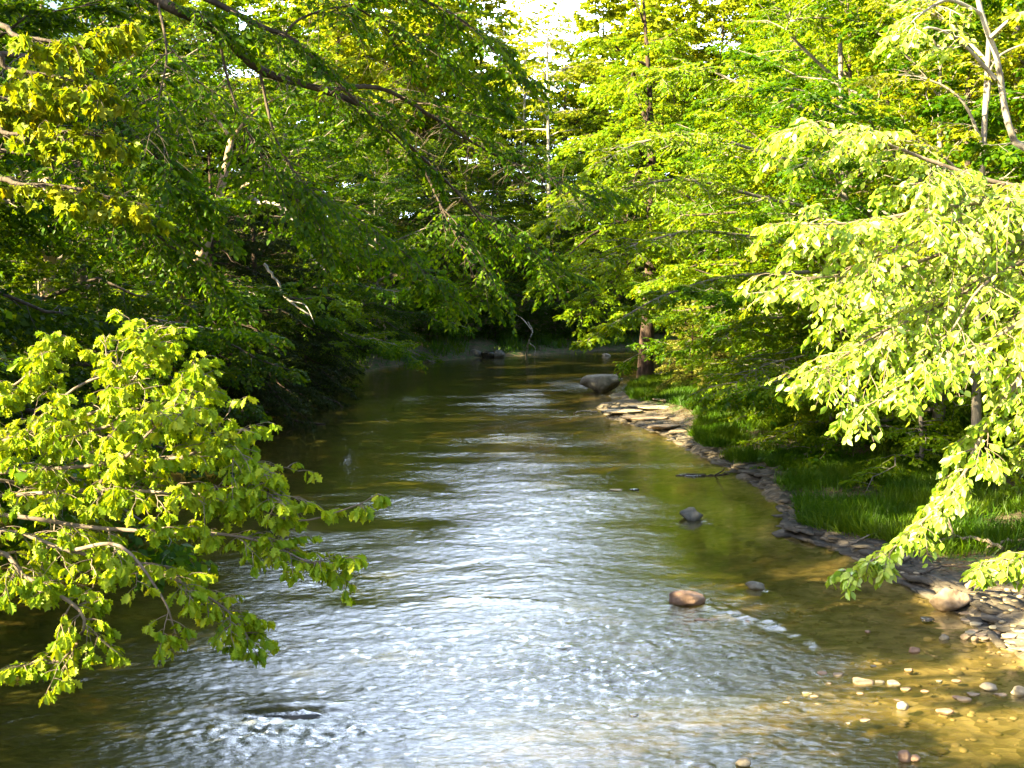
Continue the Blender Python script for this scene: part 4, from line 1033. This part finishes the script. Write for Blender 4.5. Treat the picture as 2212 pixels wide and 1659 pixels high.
stone("rock", 2088, 1382, 24, 12, M["stone_tan"], "small tan rock at the left tip of the stone pile", 215, sink=.3)
stone("rock", 2107, 1384, 16, 9, M["stone_tan"], "small pinkish tan rock beside the tan rock left of the stone pile", 216, sink=.3)
flat = [(1868, 1479, 50, 11, "stone_tan"), (1932, 1479, 34, 12, "stone_pale"), (1903, 1476, 22, 8, "stone_grey"), (1812, 1460, 28, 8, "stone_tan"), (1745, 1501, 22, 7, "stone_pale"), (1762, 1507, 22, 6, "stone_tan"),
        (1834, 1564, 14, 6, "stone_pale"), (1870, 1558, 26, 6, "stone_tan"), (2045, 1540, 40, 7, "stone_brown"), (2105, 1503, 30, 6, "stone_tan"), (2165, 1504, 28, 8, "stone_tan"), (2086, 1514, 34, 8, "stone_tan"),
        (2068, 1508, 20, 6, "stone_brown"), (2068, 1473, 22, 6, "stone_brown"), (2030, 1473, 14, 6, "stone_grey"), (1960, 1492, 26, 8, "stone_tan"), (1778, 1456, 24, 6, "stone_brown"), (1965, 1449, 20, 6, "stone_brown"),
        (1515, 1342, 34, 6, "stone_brown"), (1540, 1342, 30, 6, "stone_tan"), (1626, 1344, 34, 8, "stone_tan"), (1667, 1353, 34, 6, "stone_wet"), (1590, 1331, 22, 6, "stone_wet"), (1371, 1547, 24, 6, "stone_wet"),
        (1876, 1366, 14, 8, "stone_brown"), (2005, 1340, 34, 9, "stone_wet"), (1332, 1060, 30, 4, "stone_grey"), (1371, 1059, 22, 5, "stone_wet"), (1500, 1029, 60, 5, "stone_wet"), (1860, 1500, 18, 5, "stone_brown"),
        (2000, 1495, 20, 5, "stone_brown"), (1940, 1515, 18, 5, "stone_tan"), (1700, 1520, 20, 4, "stone_tan"), (1790, 1478, 16, 5, "stone_tan"), (1853, 1468, 20, 5, "stone_brown"), (1888, 1440, 14, 4, "stone_grey")]
for i, (u, v, a, b_, mt) in enumerate(flat):
    stone("flat_stone", u, v, a, b_, M[mt], {"stone_tan": "flat tan stone barely breaking the shallow water", "stone_pale": "flat whitish stone barely breaking the shallow water",
          "stone_grey": "flat grey stone barely breaking the shallow water", "stone_brown": "flat brown stone barely breaking the shallow water",
          "stone_wet": "flat dark wet stone barely breaking the water"}[mt], 300 + i, dep=.8, sink=.5, flat=.3, group="flat stones in the shallows", cat="stone")
rng = np.random.default_rng(77)
for i in range(46):
    u = rng.uniform(2080, 2240); v = 1345 + (u - 2080) * 0.33 + rng.uniform(-22, 26)
    if u < 2120 and v > 1375: v -= 12
    mt = ["stone_grey", "stone_tan", "stone_tan", "stone_pale", "shale"][i % 5]
    stone("flat_stone", u, v, rng.uniform(16, 46), rng.uniform(4, 9), M[mt], "flat broken stone in the pile at the right waterline", 400 + i, dep=.8, sink=.3, flat=.25, rz=rng.uniform(-.5, .5),
          group="stone pile at the right waterline", cat="stone")
# far bank rocks and logs
for i, (u, v, a, b_) in enumerate([(985, 772, 34, 9), (1008, 771, 26, 8), (1028, 772, 30, 18), (1055, 773, 40, 16), (1078, 773, 26, 18), (960, 772, 22, 7)]):
    stone("rock", u, v, a, b_, M["stone_wet" if i % 2 else "stone_dark"], "rounded rock in the row at the foot of the far bank", 500 + i, sink=.2, group="rocks at the foot of the far bank", z0=0.0)
# sunken slab with the riffle
o = link("sunken_rock", rock_mesh("sunken_rock", (1.0, .42, .20), 601, ic=ICO4), None, M["stone_wet"])
o.location = (rx - .02, ry - 0.02, -0.055)
tag(o, "dark wet slab under the small riffle at the lower left", "rock")

# shale ledges along the right waterline: thin broken layers, part of the bank
def ledge():
    rng = np.random.default_rng(9)
    V, Ft, Fs, off = [], {}, [], 0
    for y in np.arange(15.5, 47, 0.17):
        xr = float(np.interp(y, right_bank[:, 1], right_bank[:, 0]))
        x2 = float(np.interp(y + .4, right_bank[:, 1], right_bank[:, 0]))
        tg = np.array([x2 - xr, .4]); tg /= np.linalg.norm(tg); nr = np.array([tg[1], -tg[0]])
        for lay in range(4):
            if rng.random() < (.15, .2, .4, .6)[lay]:
                continue
            c = np.array([xr, y]) + nr * (-0.05 + lay * 0.19 + rng.uniform(-.08, .08)) + tg * rng.uniform(-.2, .2)
            n = int(rng.integers(6, 10))
            th = np.linspace(0, 2 * np.pi, n, endpoint=False) + rng.uniform(-.18, .18, n)
            ra, rb = rng.uniform(.07, .26), rng.uniform(.12, .55)
            rr = rng.uniform(.5, 1.15, (n, 1))
            pr = (np.cos(th)[:, None] * nr * ra + np.sin(th)[:, None] * tg * rb) * rr
            z1 = 0.015 + 0.034 * lay + rng.uniform(-.012, .014)
            z1 = max(z1, zg(c[0], c[1]) + .006) if lay else z1
            tk = rng.uniform(.018, .035)
            top = np.c_[pr + c, np.full(n, z1) + pr @ nr * .06 + rng.uniform(-.004, .004, n)]
            bot = top - [0, 0, tk]
            V.append(np.r_[top, bot])
            Ft.setdefault(n, []).append(np.arange(n) + off)
            i = np.arange(n); j = (i + 1) % n
            Fs.append(np.stack([i + off, i + n + off, j + n + off, j + off], -1))
            off += 2 * n
    return mk_mesh("shale_ledge", np.concatenate(V), [np.array(v) for v in Ft.values()] + [np.concatenate(Fs)])
o = link("shale_bank", ledge(), None, M["shale"])
tag(o, "broken thin shale layers along the right waterline", kind="structure")

# ------------------------------------------------------------------ sticks
def stick(name, pts, r0, r1, mat, label, cat="branch", seed=0, fork=None, K=8, group=None):
    pts = np.array(pts, float)
    base = pts[0].copy()
    P = smooth_line(pts - base, 18)
    rg = np.random.default_rng(seed)
    P[1:-1] += rg.normal(size=(16, 3)) * r0 * 0.5
    parts = [("limb", P[None], np.linspace(r0, r1, 18)[None])]
    for f in (fork or []):
        Pf = smooth_line(np.array(f, float) - base, 10)
        parts.append(("limb", Pf[None], np.linspace(r1 * 1.2, r1 * .4, 10)[None]))
    o = link(name, wood_mesh(name, parts, K=(K, 5, 3)), None, mat)
    o.location = base
    return tag(o, label, cat, group)
def gp(u, v, dz=0.05):
    p = G(u, v)
    for _ in range(6):
        z = min(max(zg(p[0], p[1]), 0), 1.2)
        p = 0.5 * p + 0.5 * G(u, v, z + dz)
    return p
stick("fallen_branch", [gp(2088, 1268, .06), gp(2130, 1252, .25), wl(2180, 1225, 16.6), wl(2260, 1180, 16)], .045, .05, M["driftwood"], "thick pale stick leaning up to the right edge from the tan boulder", seed=1)
stick("driftwood_branch", [gp(1950, 1210, .05), gp(2000, 1180, .08), gp(2060, 1162, .2), gp(2120, 1166, .2), gp(2165, 1185, .1)], .025, .03, M["driftwood"], "long grey arched driftwood branch on the bare right bank",
      seed=2, fork=[[gp(2060, 1162, .2), gp(2050, 1130, .4), wl(2040, 1100, 21)]])
stick("driftwood_branch", [gp(2240, 1162, .1), gp(2180, 1170, .08), gp(2130, 1185, .06)], .04, .02, M["driftwood"], "thick grey driftwood log at the right edge of the bank", seed=3)
stick("fallen_branch", [gp(2070, 1120, .05), gp(2130, 1135, .1), gp(2200, 1140, .06), gp(2240, 1120, .05)], .02, .012, M["dark_bark"], "thin dark stick lying below the slim grey trunk", seed=4)
stick("fallen_branch", [gp(1990, 1240, .04), gp(2040, 1222, .06), gp(2090, 1226, .06), gp(2120, 1236, .04)], .02, .01, M["dark_bark"], "dark stick on the bare shale between the boulder and the arched driftwood", seed=5)
stick("fallen_branch", [gp(1830, 1180, .04), gp(1870, 1160, .1), gp(1920, 1140, .1)], .015, .008, M["driftwood"], "thin stick at the front edge of the bank grass", seed=6)
stick("floating_branch", [gp(1460, 1028, .0), gp(1500, 1025, .03), gp(1545, 1026, .02), gp(1575, 1024, .0)], .03, .02, M["dark_bark"], "dark branch lying in the water off the right bank", seed=7,
      fork=[[gp(1545, 1026, .02), gp(1560, 1018, .2), gp(1565, 1012, .3)]])
stick("fallen_branch", [gp(1240, 892, .04), gp(1262, 888, .05), gp(1290, 890, .03)], .03, .02, M["pale_bark"], "short pale stick in the water off the sunlit sandbar", seed=8)
stick("dead_branch", [gp(1136, 769, .0), wl(1142, 740, 80), wl(1150, 715, 80), wl(1140, 695, 80)], .06, .03, M["pale_bark"], "pale dead branch sticking up from the far waterline", seed=9,
      fork=[[wl(1150, 715, 80), wl(1130, 690, 80.5), wl(1115, 680, 81)], [wl(1142, 740, 80), wl(1156, 752, 80), wl(1154, 769, 80)]])
stick("dead_branch", [wl(530, 425, 42), wl(560, 433, 41.5), wl(600, 445, 41), wl(650, 470, 41)], .09, .03, M["pale_bark"], "thick sunlit dead branch poking from the left bank foliage", seed=10,
      fork=[[wl(600, 445, 41), wl(640, 480, 41), wl(680, 490, 41)]])
stick("dead_branch", [wl(570, 570, 40), wl(600, 610, 40), wl(625, 650, 40), wl(670, 680, 40)], .05, .02, M["pale_bark"], "thin pale dead branch hanging in front of the dark hemlocks", seed=11,
      fork=[[wl(625, 650, 40), wl(660, 660, 39.5), wl(680, 700, 39)], [wl(600, 610, 40), wl(610, 640, 39.5)]])
stick("dead_branch", [wl(655, 540, 44), wl(680, 560, 44), wl(705, 590, 44)], .05, .02, M["pale_bark"], "short pale dead branch above the hemlocks at the middle left", seed=12)
stick("dead_branch", [wl(832, 742, 74), wl(830, 680, 74), wl(829, 640, 74)], .09, .06, M["driftwood"], "thin upright bare stem on the far left bank", seed=13)

# ------------------------------------------------------------------ grass, ferns, litter
def scatter(name, n, xr, yr, dens, seed, size, tmpl, mat, up=1.0, lean=.5, wid=.12, dz=0.0, flat_=False, label=None, clump=True, stuff="stuff"):
    rng = np.random.default_rng(seed)
    x, y = rng.uniform(*xr, n), rng.uniform(*yr, n)
    dr, dl = bank_d(x, y)
    q = rng.random(n) < dens(x, y, dr, dl)
    x, y = x[q], y[q]
    z = ground(x, y) + dz
    k = len(x)
    if flat_:
        A = rng.normal(size=(k, 3)); A[:, 2] *= .25
        Nn = UP + rng.normal(size=(k, 3)) * .35
    else:
        lean_d = np.c_[fbm(x * 2, y * 2, 2, 3), fbm(x * 2 + 50, y * 2, 2, 4), np.zeros(k)] * 1.4
        A = UP * up + rng.normal(size=(k, 3)) * lean * .6 + lean_d * lean
        Nn = rng.normal(size=(k, 3)); Nn[:, 1] -= .6
    sz = size * rng.uniform(.55, 1.25, k) * (1 + .5 * fbm(x * .8, y * .8, 2, 8))
    tone = np.clip(.5 + fbm(x * .9, y * .9, 2, 6) * .7 + rng.normal(0, .12, k), 0, 1)
    o = link(name, leaves_mesh(name, np.c_[x, y, z], A, Nn, sz, tmpl, tone, wid), None, mat)
    return tag(o, label, kind=stuff)
T_BLADE = (np.array([(0, .12, 0), (.5, .15, 0.03), (1, 0, -.22), (.5, -.15, .03), (0, -.12, 0)]), [(0, 1, 2, 3, 4)])
def gd(x, y, dr, dl):
    e = np.clip((dr - 0.10 - 1.2 * np.clip((22 - y) / 3, 0, 1) - 2.2 * np.exp(-((y - 43) / 4.5) ** 2)) / .25, 0, 1) * np.clip((7.5 - dr) / 2, 0, 1)
    return e * np.clip(.75 + fbm(x * .7, y * .7, 3, 61) * 2.2, 0, 1) * np.clip((y - 19.5) / 1.5, 0, 1)
scatter("grass", 520000, (4.5, 15), (18, 60), gd, 701, .30, T_BLADE, M["grass"], wid=.17, lean=.6, label="long green grass on the right bank")
def gd2(x, y, dr, dl):
    return np.clip((dl - .15) / .3, 0, 1) * np.clip((5 - dl) / 2, 0, 1) * np.clip(.6 + fbm(x * .5, y * .5, 2, 62) * 2, 0, 1)
scatter("grass", 60000, (-13, 16), (62, 100), gd2, 702, .5, T_BLADE, M["grass"], wid=.4, lean=.5, label="dark grass on the far bank")
def ld(x, y, dr, dl):
    return np.clip((np.maximum(dr, dl) - .15) / .6, 0, 1) * .9
scatter("leaf_litter", 60000, (5, 17), (13, 50), ld, 703, .10, T_OVATE, M["litter"], flat_=True, dz=.012, label="dead brown leaves on the right bank")
scatter("leaf_litter", 25000, (-18, -7.5), (12, 60), ld, 704, .13, T_OVATE, M["litter"], flat_=True, dz=.012, label="dead brown leaves on the left bank")
def wd(x, y, dr, dl):
    return gd(x, y, dr, dl) * np.clip(fbm(x * .9 + 30, y * .9, 3, 91) * 3 - .1, 0, 1) + .12 * np.clip(dr - .5, 0, 1)
for q_ in range(3):
    scatter("undergrowth", 26000, (4.5, 16), (17, 60), wd, 710 + q_, .085 + .02 * q_, T_OVATE, M["fresh" if q_ == 0 else "beech"], up=.25, lean=1.2, dz=.05 + .11 * q_, label="low leafy weeds among the bank grass")
# pebbles and gravel of the shallows
def gravel():
    rng = np.random.default_rng(33)
    V0, F0 = ICO2
    n = 1700
    x = rng.uniform(1.5, 9.5, n); y = rng.uniform(9.5, 19.5, n)
    dr, dl = bank_d(x, y)
    q = rng.random(n) < np.clip(1.1 - np.abs(dr + .6) / 3.2, .0, 1)
    x, y = x[q], y[q]; n = len(x)
    z = ground(x, y)
    s = rng.uniform(.014, .050, n) * (1 + (rng.random(n) > .94) * .8)
    jit = 1 + rng.normal(size=(n, len(V0), 3)) * .07
    V = V0[None] * jit * (s[:, None] * np.array([1, 1, 1]))[:, None]
    a = rng.uniform(0, 6.28, n); sx = rng.uniform(.8, 1.5, n); szz = rng.uniform(.25, .6, n)
    vx, vy, vz = V[..., 0] * sx[:, None], V[..., 1], V[..., 2] * szz[:, None]
    c, s_ = np.cos(a)[:, None], np.sin(a)[:, None]
    P = np.stack([vx * c - vy * s_ + x[:, None], vx * s_ + vy * c + y[:, None], vz + (z + s * .1)[:, None]], -1)
    Fc = (F0[None] + (np.arange(n) * len(V0))[:, None, None]).reshape(-1, 3)
    return mk_mesh("gravel", P.reshape(-1, 3), [Fc], {"tone": np.repeat(rng.random(n), len(V0))})
M["gravel"] = leaf_mat("gravel_stones", (0.14, 0.105, 0.06), (0.24, 0.19, 0.11), (0.36, 0.29, 0.19), tr=0.0)
tag(link("gravel", gravel(), None, M["gravel"]), "small gravel of the creek shallows", kind="stuff")

for k, o in PR.items():
    if k not in used:
        for c in list(o.children): bpy.data.objects.remove(c)
        bpy.data.objects.remove(o)
